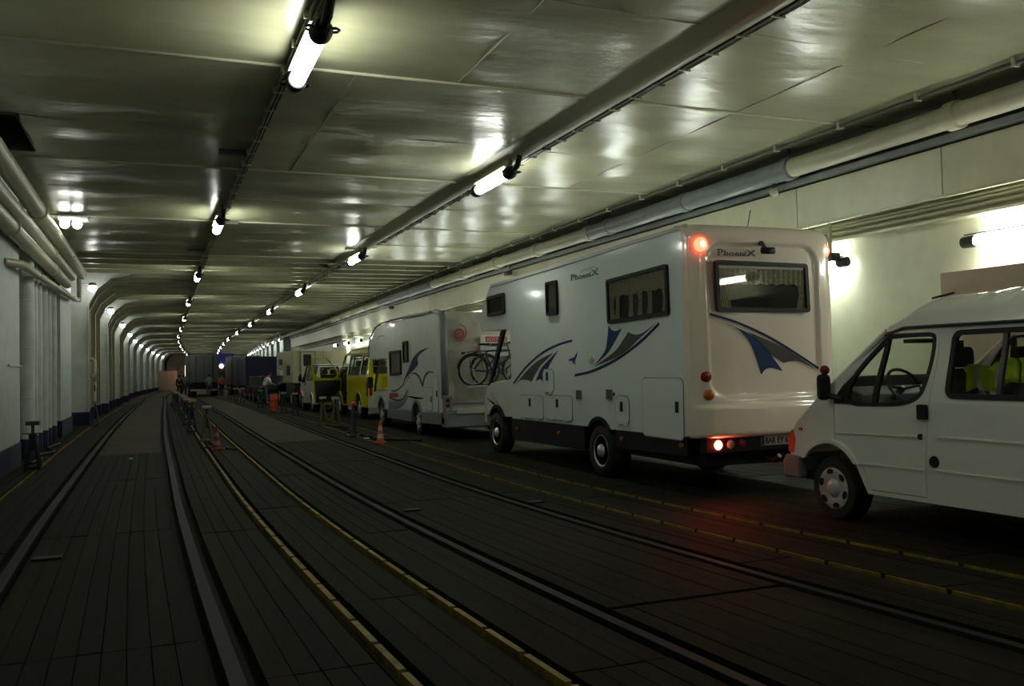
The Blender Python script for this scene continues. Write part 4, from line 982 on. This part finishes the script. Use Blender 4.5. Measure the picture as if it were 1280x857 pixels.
for x in (A0 + .07, A1 - .07):
    p = obj('lamp_pod', MB().box(x - .10, x + .10, 19.30, 19.5, -1.15, -.62), 'mh2grey', m2, bevel=.04, seg=3)
    for z, m in ((-.73, 'redlamp'), (-.85, 'redlamp'), (-.96, 'clearlens')): lens(x - .02, z, 19.30, .045, m, None, 'tail_lamp', p)
obj('cab_side', MB().plate([[(24.72, -1.15), (24.72, -.62), (26.6, -.68), (27.4, -.95), (27.5, -1.2)] + arch_pts(25.6, -1.22, .44, -1.15)], -2.1, 0, SIDE(6.15)), 'mh2', m2, bevel=.04)
obj('arch_trim', MB().plate([arch_pts(25.6, -1.22, .47, -1.15) + arch_pts(25.6, -1.22, .40, -1.15, rev=True)], -.05, .03, SIDE(6.15)), 'mh2grey', m2)
obj('cab_interior', MB().box(6.3, 8.1, 24.75, 25.0, -.7, .28), 'seat', m2)
obj('cab_window', MB().plate([[(24.73, -.62), (26.5, -.66), (26.1, .28), (24.73, .28)]], -.04, -.03, SIDE(6.15)), 'glassdark', m2)
for x in (6.2, 8.2): obj('cab_pillar', MB().tube([(x, 26.7, -.66), (x, 26.1, .3)], .04), 'dark', m2)
obj('door_mirror', MB().box(5.88, 6.05, 26.2, 26.35, -.55, -.22), 'black', m2, bevel=.04)
for x, s in ((6.16, -1), (8.24, 1)):
    for y in (21.72, 25.6): wheel(m2, x, y, .33, .2, 'alu', s=s)
obj('underbody', MB().box(6.4, 8.0, 19.6, 27.0, -1.35, -1.1), 'black', m2)
obj('awning_rail', MB().tube([(A0, 20.4, 1.33), (A0, 24.3, 1.36)], .04, 8), 'silver', m2)
# red spiral emblem
sp = []
for i in range(60):
    t = i / 59; a = 1.2 - 2 * PI * .2 + t * 2.25 * 2 * PI; r = .03 + .14 * t ** .9 + .07 * max(0, t - .88) * 8
    sp.append((6.49 + r * math.cos(a) * .92, .76 + r * math.sin(a)))
P = ribbon(sp, lambda t: .018 + .016 * math.sin(PI * min(1, t * 1.02)))
decal(P, 'decalred', lambda u, v, w: (u, 19.405 - w, v), 'emblem', root=m2)
# bicycle rack, warning board, bicycles
rk = thing('bicycle_rack', 'silver rear rack holding two bicycles behind the second motorhome', 'rack', (7.3, 19.0, -.5))
obj('tray', MB().box(6.45, 8.1, 18.98, 19.04, -.44, -.40).box(6.45, 8.1, 18.74, 18.80, -.44, -.40), 'silver', rk, bevel=.008)
for x in (6.8, 7.8): obj('arm', MB().tube([(x, 18.72, -.42), (x, 19.36, -.42), (x, 19.40, .35), (x, 19.0, .35)], .016, 8), 'silver', rk, smooth=True)
wb = thing('warning_board', 'small white board with red lettering behind the bicycle saddles', 'sign', (7.3, 19.2, .2))
obj('board', MB().box(6.95, 7.85, 19.30, 19.32, .25, .74), 'signwhite', wb, bevel=.004)
obj('red_band', MB().box(7.08, 7.60, 19.285, 19.30, .58, .70), 'signred', wb)
obj('lettering', text_mb('ACHTUNG', .11, lambda u, v, w: (7.10 + u, 19.283 - w, .60 + v), xs=.88), 'signwhite', wb)
obj('grey_band', MB().box(7.10, 7.62, 19.292, 19.30, .47, .54), 'mh2grey', wb)
def bicycle(label, xw, yb, m, mud, flip=1):
    t = thing('bicycle', label, 'bicycle', (xw + .5, yb, -.40)); R_ = .335; zc = -.40 + R_
    xs_ = (xw, xw + 1.05)
    for x in xs_:
        w_ = obj('wheel', MB().tube([(x + R_ * math.cos(a), yb, zc + R_ * math.sin(a)) for a in np.linspace(0, 2 * PI, 33)], .028, 8, caps=False), 'rubber', t, smooth=True)
        obj('rim', MB().tube([(x + (R_ - .03) * math.cos(a), yb, zc + (R_ - .03) * math.sin(a)) for a in np.linspace(0, 2 * PI, 33)], .010, 6, caps=False), 'silver', w_, smooth=True)
        sp_ = MB()
        for k in range(14): a = 2 * PI * k / 14; sp_.tube([(x, yb, zc), (x + (R_ - .03) * math.cos(a), yb, zc + (R_ - .03) * math.sin(a))], .0025, 4)
        sp_.tube([(x, yb - .04, zc), (x, yb + .04, zc)], .025, 8); obj('spokes', sp_, 'silver', w_)
        obj('mudguard', MB().tube([(x + (R_ + .035) * math.cos(a), yb, zc + (R_ + .035) * math.sin(a)) for a in np.linspace(.3, PI * .95, 16)], .018, 6), mud, t, smooth=True)
    bb = (xw + .45, yb, zc - .04); st = (xw + .30, yb, zc + .42); hd = (xw + .85, yb, zc + .45); hd2 = (xw + .88, yb, zc + .33)
    fr = MB()
    for a, b in ((bb, st), (st, hd), (bb, hd2), (hd, hd2), ((xs_[0], yb, zc), bb), ((xs_[0], yb, zc), (xw + .32, yb, zc + .38)), (hd2, (xs_[1], yb, zc))): fr.tube([a, b], .022, 8)
    obj('frame', fr, m, t, smooth=True)
    obj('saddle', MB().box(xw + .16, xw + .40, yb - .06, yb + .06, zc + .55, zc + .60), 'black', t, bevel=.02); obj('seat_post', MB().tube([st, (xw + .28, yb, zc + .57)], .012, 6), 'silver', t)
    obj('handlebar', MB().tube([hd, (xw + .82, yb, zc + .58), (xw + .80, yb - .25, zc + .62), (xw + .70, yb - .28, zc + .60)], .012, 6).tube([(xw + .82, yb, zc + .58), (xw + .80, yb + .22, zc + .62), (xw + .70, yb + .25, zc + .6)], .012, 6), 'dark', t, smooth=True)
    obj('crank', MB().lathe([(.09, -.01), (.09, .01)], bb, 'y', 18).tube([bb, (bb[0] + .1, yb - .05, bb[2] - .14)], .012, 6), 'dark', t)
    obj('carrier', MB().tube([(xw - .2, yb, zc + .40), (xw + .28, yb, zc + .44)], .01, 6).tube([(xw - .05, yb, zc), (xw - .1, yb, zc + .4)], .008, 5), 'dark', t)
    obj('rear_reflector', MB().box(xw - .26, xw - .20, yb - .03, yb + .03, zc + .36, zc + .41), 'redlamp', t)
bicycle('black bicycle with mudguards and carrier, outer one on the motorhome rack', 6.58, 18.77, 'bikedark', 'black')
bicycle('blue bicycle behind the black one on the motorhome rack', 6.95, 19.01, 'bikeblue', 'bikedark')

# ---------------------------------------------------------------- camper on a pickup, cars and trucks further on
def box_truck(name, label, x0, x1, y0, L, ztop, zbot, m, trim='dark', doors=True, cat='truck', flat=False):
    g = ground(y0); r = thing(name, label, cat, ((x0 + x1) / 2, y0 + L / 2, g))
    b = obj('box_body', MB().box(x0, x1, y0, y0 + L, zbot, ztop), m, r, bevel=.04)
    if doors:
        for a, c in ((x0 + .05, (x0 + x1) / 2 - .01), ((x0 + x1) / 2 + .01, x1 - .05)): obj('rear_door', MB().box(a, c, y0 - .03, y0 + .01, zbot + .06, ztop - .08), m, r, bevel=.01)
        for x in (x0 + .5, x1 - .5): obj('lock_bar', MB().tube([(x, y0 - .05, zbot + .1), (x, y0 - .05, ztop - .1)], .02, 6), trim, r)
    else:
        for k in range(6): z = zbot + .15 + (ztop - zbot - .3) * k / 5; obj('tarpaulin_strap', MB().box(x0 + .1, x1 - .1, y0 - .015, y0, z, z + .02), trim, r)
    for a, c in ((x0 - .01, x0 + .06), (x1 - .06, x1 + .01)): obj('corner_post', MB().box(a, c, y0 - .04, y0 + .06, zbot, ztop), trim, r)
    obj('chassis', MB().box(x0 + .25, x1 - .25, y0 + .1, y0 + L + 1.5, g + .55, zbot), 'black', r)
    obj('under_run_bar', MB().box(x0 + .1, x1 - .1, y0 + .05, y0 + .15, g + .45, g + .60), 'silver', r)
    for x in (x0 + .25, x1 - .25): lens(x, g + .72, y0 - .0, .09, 'redlamp', None, 'tail_lamp', r)
    for y in (y0 + 1.5, y0 + 2.7): wheel(r, x0 + .03, y, .48, .5, 'alu', z=g + .48); wheel(r, x1 - .03, y, .48, .5, 'alu', s=1, z=g + .48)
    for a, c in ((x0 + .05, x0 + .6), (x1 - .6, x1 - .05)): obj('mudflap', MB().box(a, c, y0 + .9, y0 + .92, g + .15, g + .7), 'black', r)
    if not flat: obj('cab', MB().box(x0 + .1, x1 - .1, y0 + L + .3, y0 + L + 2, g + .6, ztop - .3), m, r, bevel=.1)
    return r
box_truck('truck', 'big grey box truck with closed rear doors at the far end', 2.62, 4.92, 76, 9, 1.46, -.80, 'truckgrey')
box_truck('truck', 'blue tarpaulin truck left of the cream camper, far back', 6.05, 8.2, 66, 7, 1.08, -1.0, 'truckblue', doors=False)
box_truck('truck', 'dark box truck between the grey and the blue truck', 6.2, 8.5, 80, 7, 1.4, -1.1, 'truckgrey')
bt = box_truck('truck', 'truck with a bright blue cover and an orange lamp, furthest away', 6.5, 8.9, 112, 7, 2.25, .8, 'sky', doors=False)
obj('orange_lamp', MB().sphere((7.5, 111.9, .75), .25), 'warm', bt, smooth=True)
# camper
cp = thing('camper', 'cream camper with rear door, window and ladder on a dark pickup', 'camper', (6.9, 43, ground(42)))
Y0 = 41.6; s_ = Y0 / 40; u0, u1, zt, zb = 5.63 * s_, 8.05 * s_, .88 * s_, -.55 * s_
obj('body', MB().plate([[(Y0, zb), (Y0, zt), (Y0 + 4.6, zt + .05), (Y0 + 5.3, zt - .35), (Y0 + 5.2, zt - .8), (Y0 + 3.2, zt - .9), (Y0 + 3.0, zb)]], -(u1 - u0), 0, SIDE(u0)), 'camper', cp, bevel=.05)
cs = SIDE(u0)
obj('side_window', MB().plate([rrect(Y0 + .7, Y0 + 1.7, -.2, .25, .05)], 0, .03, cs), 'black', cp)
obj('side_window', MB().plate([rrect(Y0 + 3.4, Y0 + 4.4, .3, .6, .05)], 0, .03, cs), 'black', cp)
for k in range(4): obj('side_moulding', MB().plate([rrect(Y0 + .1, Y0 + 2.9, -.5 + .13 * k, -.485 + .13 * k, .004)], 0, .015, cs), 'mh2grey', cp)
rr = REAR(Y0)
dd = obj('rear_door', MB().plate([rrect(6.03 * s_, 6.60 * s_, zb - .35, .83 * s_, .04)], 0, .03, rr), 'camper', cp, bevel=.008)
obj('door_frame', MB().plate([rrect(5.98 * s_, 6.65 * s_, zb - .4, .87 * s_, .04), rrect(6.03 * s_, 6.60 * s_, zb - .35, .83 * s_, .04)], 0, .05, rr), 'mh2grey', dd)
obj('door_window', MB().plate([rrect(6.12 * s_, 6.46 * s_, .22, .72 * s_, .04)], .03, .045, rr), 'black', dd)
obj('stripe', MB().box(u0, u1, Y0 - .012, Y0 + .001, .12, .16).box(u0, u1, Y0 - .012, Y0 + .001, .04, .06), 'lightblue', cp)
ld = MB()
for x in (7.05 * s_, 7.35 * s_): ld.tube([(x, Y0, zt + .1), (x, Y0 - .12, zt + .08), (x, Y0 - .12, zb + .2), (x, Y0, zb + .2)], .016, 6)
for k in range(6): z = zb + .3 + k * .25; ld.tube([(7.05 * s_, Y0 - .12, z), (7.35 * s_, Y0 - .12, z)], .014, 6)
obj('ladder', ld, 'silver', cp)
g = ground(Y0)
obj('pickup_bed', MB().box(u0 + .15, u1 - .15, Y0 + .2, Y0 + 6.5, g + .45, zb), 'carblack', cp, bevel=.03)
obj('pickup_cab', MB().plate([[(Y0 + 3.2, g + .5), (Y0 + 3.2, g + 1.5), (Y0 + 4.6, g + 1.5), (Y0 + 5.2, g + 1.0), (Y0 + 6.6, g + .95), (Y0 + 6.7, g + .5)]], -(u1 - u0 - .3), 0, SIDE(u0 + .15)), 'carblack', cp, bevel=.04)
for y in (Y0 + 1.3, Y0 + 5.6): wheel(cp, u0 + .15, y, .38, .3, 'alu', z=g + .38); wheel(cp, u1 - .15, y, .38, .3, 'alu', s=1, z=g + .38)
for x in (u0 + .3, u1 - .3): lens(x, g + .75, Y0 + .19, .08, 'redlamp', None, 'tail_lamp', cp)
# cars
def car(label, x0, y0, paint, L=4.2, Wd=1.75, Hh=1.48):
    g = ground(y0); r = thing('car', label, 'car', (x0 + Wd / 2, y0 + L / 2, g))
    sd = [(y0 + .05, g + .3), (y0, g + .75), (y0 + .15, g + .95), (y0 + L * .78, g + .9), (y0 + L - .1, g + .72), (y0 + L, g + .35)] + arch_pts(y0 + L - .8, g + .32, .36, g + .3) + arch_pts(y0 + .75, g + .32, .36, g + .3)
    obj('body', MB().plate([sd], -Wd, 0, SIDE(x0)), paint, r, bevel=.06, seg=3)
    cb = [(y0 + .15, g + .93), (y0 + .45, g + Hh - .03), (y0 + .7, g + Hh), (y0 + L * .5, g + Hh), (y0 + L * .72, g + .9)]
    obj('greenhouse', MB().plate([cb], -(Wd - .16), -.16, SIDE(x0)), 'black', r, bevel=.05)
    obj('roof', MB().plate([[(y0 + .42, g + Hh - .02), (y0 + .7, g + Hh + .02), (y0 + L * .5, g + Hh + .02), (y0 + L * .52, g + Hh - .03)]], -(Wd - .17), -.15, SIDE(x0)), paint, r, bevel=.02)
    for x in (x0 + .12, x0 + Wd - .12): obj('tail_lamp', MB().box(x - .1, x + .1, y0 - .03, y0 + .1, g + .62, g + .9), 'redlamp', r, bevel=.02)
    obj('number_plate', MB().box(x0 + Wd / 2 - .26, x0 + Wd / 2 + .26, y0 - .04, y0, g + .45, g + .56), 'plateyellow', r)
    obj('rear_bumper', MB().box(x0 + .02, x0 + Wd - .02, y0 - .08, y0 + .2, g + .28, g + .48), 'dark', r, bevel=.04)
    for y in (y0 + .75, y0 + L - .8): wheel(r, x0 + .02, y, .30, .19, 'alu', z=g + .30); wheel(r, x0 + Wd - .02, y, .30, .19, 'alu', s=1, z=g + .30)
    return r
car('black car with dark red tail lamps beside the person in the white T-shirt', 5.35, 50.5, 'carblack')
car('dark red car beyond the black one, in front of the blue truck', 5.55, 57.5, 'carred')

# ================================================================== PEOPLE
def skin_obj(name, verts, edges, radii, m, parent, root=0):
    me = bpy.data.meshes.new(name); off = wloc(parent)
    me.from_pydata([tuple(Vector(v)) for v in verts], edges, []); o = bpy.data.objects.new(name, me); C.objects.link(o); o.parent = parent
    md = o.modifiers.new('skin', 'SKIN'); md.use_smooth_shade = True
    sv = me.skin_vertices[0].data
    for i, r in enumerate(radii): sv[i].radius = (r, r * .9); sv[i].use_root = (i == root)
    ss = o.modifiers.new('sub', 'SUBSURF'); ss.levels = 1; ss.render_levels = 1
    me.materials.append(M[m]); return o
def person(label, x, y, rz, top, legs, hairm='hair', lean=0, H=1.74, armup=0, coat=False, step=.12):
    g = ground(y); r = thing('person', label, 'person', (x, y, g)); k = H / 1.74
    L = lean
    def P(a, b, c): # lean forward (towards -y local) above the hip
        if c > .95: b = b - (c - .95) * math.sin(L); c = .95 + (c - .95) * math.cos(L)
        return (a * k, b * k, c * k)
    sh = 1.42
    V = {'pelvis': P(0, 0, .95), 'waist': P(0, 0, 1.10), 'chest': P(0, .01, 1.30), 'neck': P(0, .01, 1.48), 'nk2': P(0, 0, 1.54), 'head': P(0, -.02, 1.62), 'crown': P(0, -.01, 1.70)}
    R0 = {'pelvis': .13, 'waist': .125, 'chest': .15, 'neck': .06, 'nk2': .055, 'head': .088, 'crown': .07}
    E_ = [('pelvis', 'waist'), ('waist', 'chest'), ('chest', 'neck'), ('neck', 'nk2'), ('nk2', 'head'), ('head', 'crown')]
    for s, n in ((-1, 'l'), (1, 'r')):
        st = step * s
        V['hip' + n] = (s * .10 * k, 0, .88 * k); V['knee' + n] = (s * .11 * k, (-.03 + st * .5) * k, .50 * k); V['ankle' + n] = (s * .11 * k, (.03 + st) * k, .09 * k); V['toe' + n] = (s * .13 * k, (-.16 + st) * k, .04 * k)
        V['sho' + n] = P(s * .19, .01, sh); V['elb' + n] = P(s * .25, .02 - armup * .20, 1.14 + armup * .02); V['wri' + n] = P(s * .24, -.08 - armup * .38, .90 + armup * .22); V['han' + n] = P(s * .23, -.11 - armup * .44, .83 + armup * .26)
        R0.update({'hip' + n: .095, 'knee' + n: .062, 'ankle' + n: .042, 'toe' + n: .035, 'sho' + n: .058, 'elb' + n: .044, 'wri' + n: .03, 'han' + n: .034})
        E_ += [('pelvis', 'hip' + n), ('hip' + n, 'knee' + n), ('knee' + n, 'ankle' + n), ('ankle' + n, 'toe' + n), ('chest', 'sho' + n), ('sho' + n, 'elb' + n), ('elb' + n, 'wri' + n), ('wri' + n, 'han' + n)]
    def build(name, keys, edges, grow, m):
        ks = [q for q in keys]; ix = {q: i for i, q in enumerate(ks)}
        return skin_obj(name, [V[q] for q in ks], [(ix[a], ix[b]) for a, b in edges if a in ix and b in ix], [(R0[q] + grow) * k for q in ks], m, r, 0)
    build('body', list(V), E_, 0, 'skin')
    for s, n in ((-1, 'l'), (1, 'r')):   # fingers
        hx = Vector(V['han' + n]); wx = Vector(V['wri' + n]); d = (hx - wx).normalized()
        for j in range(5):
            o_ = Vector(((j - 2) * .012, .004, 0)); st_ = hx + o_; ln = [.05, .07, .075, .07, .055][j]
            if j == 0: st_ = wx.lerp(hx, .5) + Vector((-s * .03, 0, 0))
            skin_obj('finger', [st_, st_ + d * ln * .6, st_ + d * ln + Vector((0, -.01, 0))], [(0, 1), (1, 2)], [.009, .0085, .007], 'skin', r)
    tk = ['chest', 'pelvis', 'waist', 'neck', 'shol', 'shor', 'elbl', 'elbr'] + (['wril', 'wrir'] if coat else [])
    R0s = dict(R0); R0['neck'] = .05; build('shirt', tk, E_, .018, top); R0.update(R0s)
    build('trousers', ['pelvis', 'hipl', 'hipr', 'kneel', 'kneer', 'anklel', 'ankler'], E_, .018, legs)
    hc = V['crown']; h = MB().sphere((0, 0, 0), .098 * k, 12, (1, 1.1, .9)); h.v = [(a + hc[0], b + hc[1] + .015, c + hc[2] + .0) for a, b, c in h.v if True]
    me = obj('hair', MB().add([(a + x, b + y, c + g) for a, b, c in h.v], h.f), hairm, r, smooth=True)
    fc = V['head']
    f = MB()
    f.add([(x + fc[0] + q[0], y + fc[1] + q[1], g + fc[2] + q[2]) for q in ((-.012, -.075, -.02), (.012, -.075, -.02), (0, -.105, -.02), (0, -.078, .02))], [(0, 1, 2), (0, 2, 3), (1, 3, 2)])
    obj('nose', f, 'skin', r)
    for s in (-1, 1): obj('eye', MB().sphere((x + fc[0] + s * .03, y + fc[1] - .078, g + fc[2] + .015), .011, 6), 'darkcloth', r)
    obj('mouth', MB().box(x + fc[0] - .022, x + fc[0] + .022, y + fc[1] - .085, y + fc[1] - .075, g + fc[2] - .047, g + fc[2] - .040), 'redlamp', r)
    r.rotation_euler[2] = rz
    obj_sh = MB()
    for s, n in ((-1, 'l'), (1, 'r')):
        a = V['ankle' + n]; b = V['toe' + n]; skin_obj('shoe', [(a[0], a[1] + .03, .05), (a[0], a[1] - .05, .055), (b[0], b[1], .045)], [(0, 1), (1, 2)], [.045, .05, .042], 'black', r)
    return r
person('person in a pale blue shirt and jeans standing behind the grey truck', 4.07, 76 * .985, PI, 'lightblue', 'jeans')
person('person in an orange jacket and dark trousers behind the grey truck', 5.0, 74.5, PI + .3, 'jacket', 'darkcloth', coat=True)
person('person in dark clothes at the left corner of the grey truck', 1.95, 78, PI - .2, 'darkcloth', 'darkcloth', coat=True)
person('person in teal top beside the one in dark clothes', 2.35, 80.5, PI - .8, 'lightblue', 'jeans')
person('person in a white T-shirt and light jeans leaning towards the black car', 5.42, 49.0, PI * .62, 'tshirt', 'jeans', lean=.5, armup=.8)

# ================================================================== SMALL THINGS ON THE DECK
def trestle(label, x, y, h, legm, headm, wide=.11, style='a', rz=0, group='trestles'):
    g = ground(y); r = thing('trestle', label, 'trestle', (x, y, g), group)
    sp_ = .15
    for i in range(4):
        a = PI / 4 + i * PI / 2; ex, ey = sp_ * math.cos(a) * 1.1, sp_ * math.sin(a) * 1.1
        obj('leg', MB().tube([(x + ex, y + ey, g + .01), (x + ex * .25, y + ey * .25, g + h * .68)], .026, 8), legm, r)
    fr = MB()
    for i in range(4):
        a = PI / 4 + i * PI / 2; b = a + PI / 2; q = sp_ * 1.1
        fr.tube([(x + q * math.cos(a), y + q * math.sin(a), g + .04), (x + q * math.cos(b), y + q * math.sin(b), g + .04)], .02, 6)
    obj('foot_frame', fr, legm, r)
    obj('screw', MB().tube([(x, y, g + h * .4), (x, y, g + h - .04)], .028, 10), 'dark', r)
    obj('nut', MB().lathe([(.05, 0), (.07, .01), (.07, .06), (.05, .07)], (x, y, g + h * .66), 'z', 8), legm, r)
    obj('handle', MB().tube([(x - .16, y, g + h * .75), (x + .16, y, g + h * .75)], .010, 6), 'dark', r)
    obj('head_plate', MB().box(x - wide, x + wide, y - .09, y + .09, g + h - .07, g + h), headm, r, bevel=.012)
    return r
trestle('olive four-legged trestle with grey head, beside the striped cone on the left', 1.17, 22.7, .86, 'olive', 'headgrey')
trestle('navy trestle with yellow head just beyond the olive trestle', .98, 26.4, .92, 'navy', 'yhead')
for i, (x, y) in enumerate(((.98, 30.2), (1.0, 33.8), (1.02, 37.5), (.95, 42), (.98, 47), (1.0, 52))):
    trestle('trestle with grey head, ' + ORD[i + 1 if i else 0].replace('nearest', 'first') + ' beyond the yellow-headed one in the left line', x, y, .86, 'navy' if i % 2 else 'dark', 'headgrey')
rl = [('dark trestle with low grey head left of the white van', 4.82, 33.6, .86), ('left one of the two trestles before the open yellow door', 4.72, 27.2, .86), ('right one of the two trestles before the open yellow door', 4.98, 26.6, .86)]
for lb, x, y, h in rl: trestle(lb, x, y, h, 'dark' if y > 30 else 'olive', 'headgrey', wide=.10)
for i, (x, y) in enumerate(((4.75, 36.2), (4.7, 44.0), (4.85, 55), (4.8, 59), (4.7, 63))):
    trestle(['dark trestle beside the orange barrel, on the camera side', 'dark trestle in front of the black car', 'trestle beyond the white T-shirt person', 'trestle second beyond the white T-shirt person', 'trestle third beyond the white T-shirt person'][i], x, y, .84, 'dark', 'headgrey', wide=.10)
trestle('black trestle with flat head standing at the left wall by the picture edge', -1.98, 17.8, .86, 'black', 'dark')
trestle('small dark trestle at the foot of the bright wall frame', -1.75, 31.8, .8, 'dark', 'headgrey', wide=.1)
b = thing('bollard_jack', 'dark navy jack post with orange top behind the yellow van rear', 'jack', (4.62, 22.3, G))
obj('post', MB().lathe([(.10, 0), (.09, .05), (.065, .08), (.06, .55), (.05, .6), (.035, .62), (.035, .74)], (4.62, 22.3, G), 'z', 16), 'navy', b, smooth=True, auto=40)
obj('orange_top', MB().lathe([(.05, .74), (.075, .76), (.075, .83), (.04, .85)], (4.62, 22.3, G), 'z', 14), 'orange', b)
obj('foot', MB().box(4.45, 4.80, 22.15, 22.45, G, G + .03), 'dark', b)
def cone(label, x, y, h=.50, tilt=0, cr='orange', cw='conewhite'):
    r = thing('traffic_cone', label, 'cone', (x, y, G))
    R_ = lambda t: .085 * (1 - t) + .022 * t
    zs = [0, .16, .36, .54, .74, 1]
    for i in range(5):
        a, b_ = zs[i], zs[i + 1]
        obj('band' if i % 2 else 'cone_section', MB().lathe([(R_(a), .03 + a * (h - .03)), (R_(b_), .03 + b_ * (h - .03))], (x, y, G), 'z', 20), cw if i % 2 else cr, r, smooth=True, auto=40)
    obj('base', MB().plate([rrect(x - .12, x + .12, y - .12, y + .12, .03)], 0, .035, TOPF(G)), cr, r, bevel=.01)
    r.rotation_euler[1] = tilt
    return r
cone('orange and white striped cone in front of the second motorhome wheel', 4.72, 19.85, .50)
cone('dull red and white striped cone beside the olive trestle', 1.24, 20.2, .50, cr='dullred', cw='dullwhite')
t = thing('barrel', 'red-orange plastic barrel standing before the dark cars', 'barrel', (4.64, 38.4, G))
obj('shell', MB().lathe([(.155, 0), (.165, .04), (.155, .06), (.16, .22), (.17, .24), (.16, .26), (.16, .46), (.17, .48), (.16, .50), (.16, .68), (.14, .72), (.02, .72)], (4.64, 38.4, G), 'z', 20), 'orange', t, smooth=True, auto=40)
obj('lid_ring', MB().lathe([(.145, .70), (.155, .715), (.155, .735), (.14, .74)], (4.64, 38.4, G), 'z', 20), 'dark', t)
def heap(name, label, cat, pts, r, m):
    return tag(obj(name, MB().tube([(a, b, G + r + (.02 * math.sin(i * 2.1) if False else 0)) for i, (a, b) in enumerate(crom(pts, 5))], r, 6), m, None, smooth=True), label, cat)
heap('chain', 'dark lashing chain lying on the deck beside the left cone', 'chain', [(.95, 21.0), (1.05, 20.6), (1.2, 20.8), (1.3, 20.5), (1.5, 20.1), (1.6, 19.8)], .022, 'black')
heap('lashing_strap', 'red lashing strap crumpled between the olive trestle and its cone', 'strap', [(1.2, 22.2), (1.32, 21.9), (1.22, 21.7), (1.36, 21.4), (1.28, 21.1)], .025, 'carred')
heap('chain', 'dark chain heaped on the deck between the jack post and the right cone', 'chain', [(4.75, 22.2), (4.9, 21.8), (4.72, 21.5), (4.95, 21.2), (4.8, 20.8), (5.0, 20.5), (4.88, 20.3), (5.15, 20.2), (5.4, 19.9), (5.6, 19.6)], .03, 'black')
heap('chain', 'dark chain lying behind the two trestles before the yellow van', 'chain', [(4.9, 26.0), (5.1, 25.4), (4.8, 24.8), (5.0, 24.1), (4.7, 23.5), (4.85, 23.0)], .028, 'black')
heap('chain', 'dark chain along the foot of the left wall', 'chain', [(-2.15, 18.9), (-2.05, 19.8), (-2.2, 20.6), (-2.0, 21.6), (-2.2, 22.5), (-2.1, 24)], .03, 'black')
tag(obj('paper_scrap', MB().box(-.46, -.38, 18.9, 19.02, G, G + .03), 'tshirt', None, bevel=.01), 'small white scrap lying between the two left rails', 'scrap')
tag(obj('paper_scrap', MB().box(1.38, 1.50, 20.25, 20.4, G, G + .03), 'tshirt', None, bevel=.01), 'small white scrap beside the foot of the left cone', 'scrap')
tag(obj('paper_scrap', MB().box(4.66, 4.78, 21.2, 21.35, G, G + .02), 'tshirt', None, bevel=.005), 'white scrap near the jack post foot', 'scrap')
for (x, y, a, lb) in ((-.98, 9.05, .25, 'dark wedge block beside the leftmost rail'), (2.72, 10.1, .2, 'small black lug on the right edge of the middle rail'), (4.22, 9.95, .2, 'small black lug on the far side of the rightmost rail')):
    tag(obj('rail_lug', MB().box(x - .05, x + a - .05, y, y + .12, G, G + .02), 'black', None, bevel=.005), lb, 'lug')
tag(obj('stone_strip', MB().box(8.0, 9.6, 8.9, 9.15, G, G + .07), 'headgrey', None, bevel=.01), 'pale timber strip on the deck beneath the big motorhome rear', 'timber')
print('objects', len(bpy.data.objects))
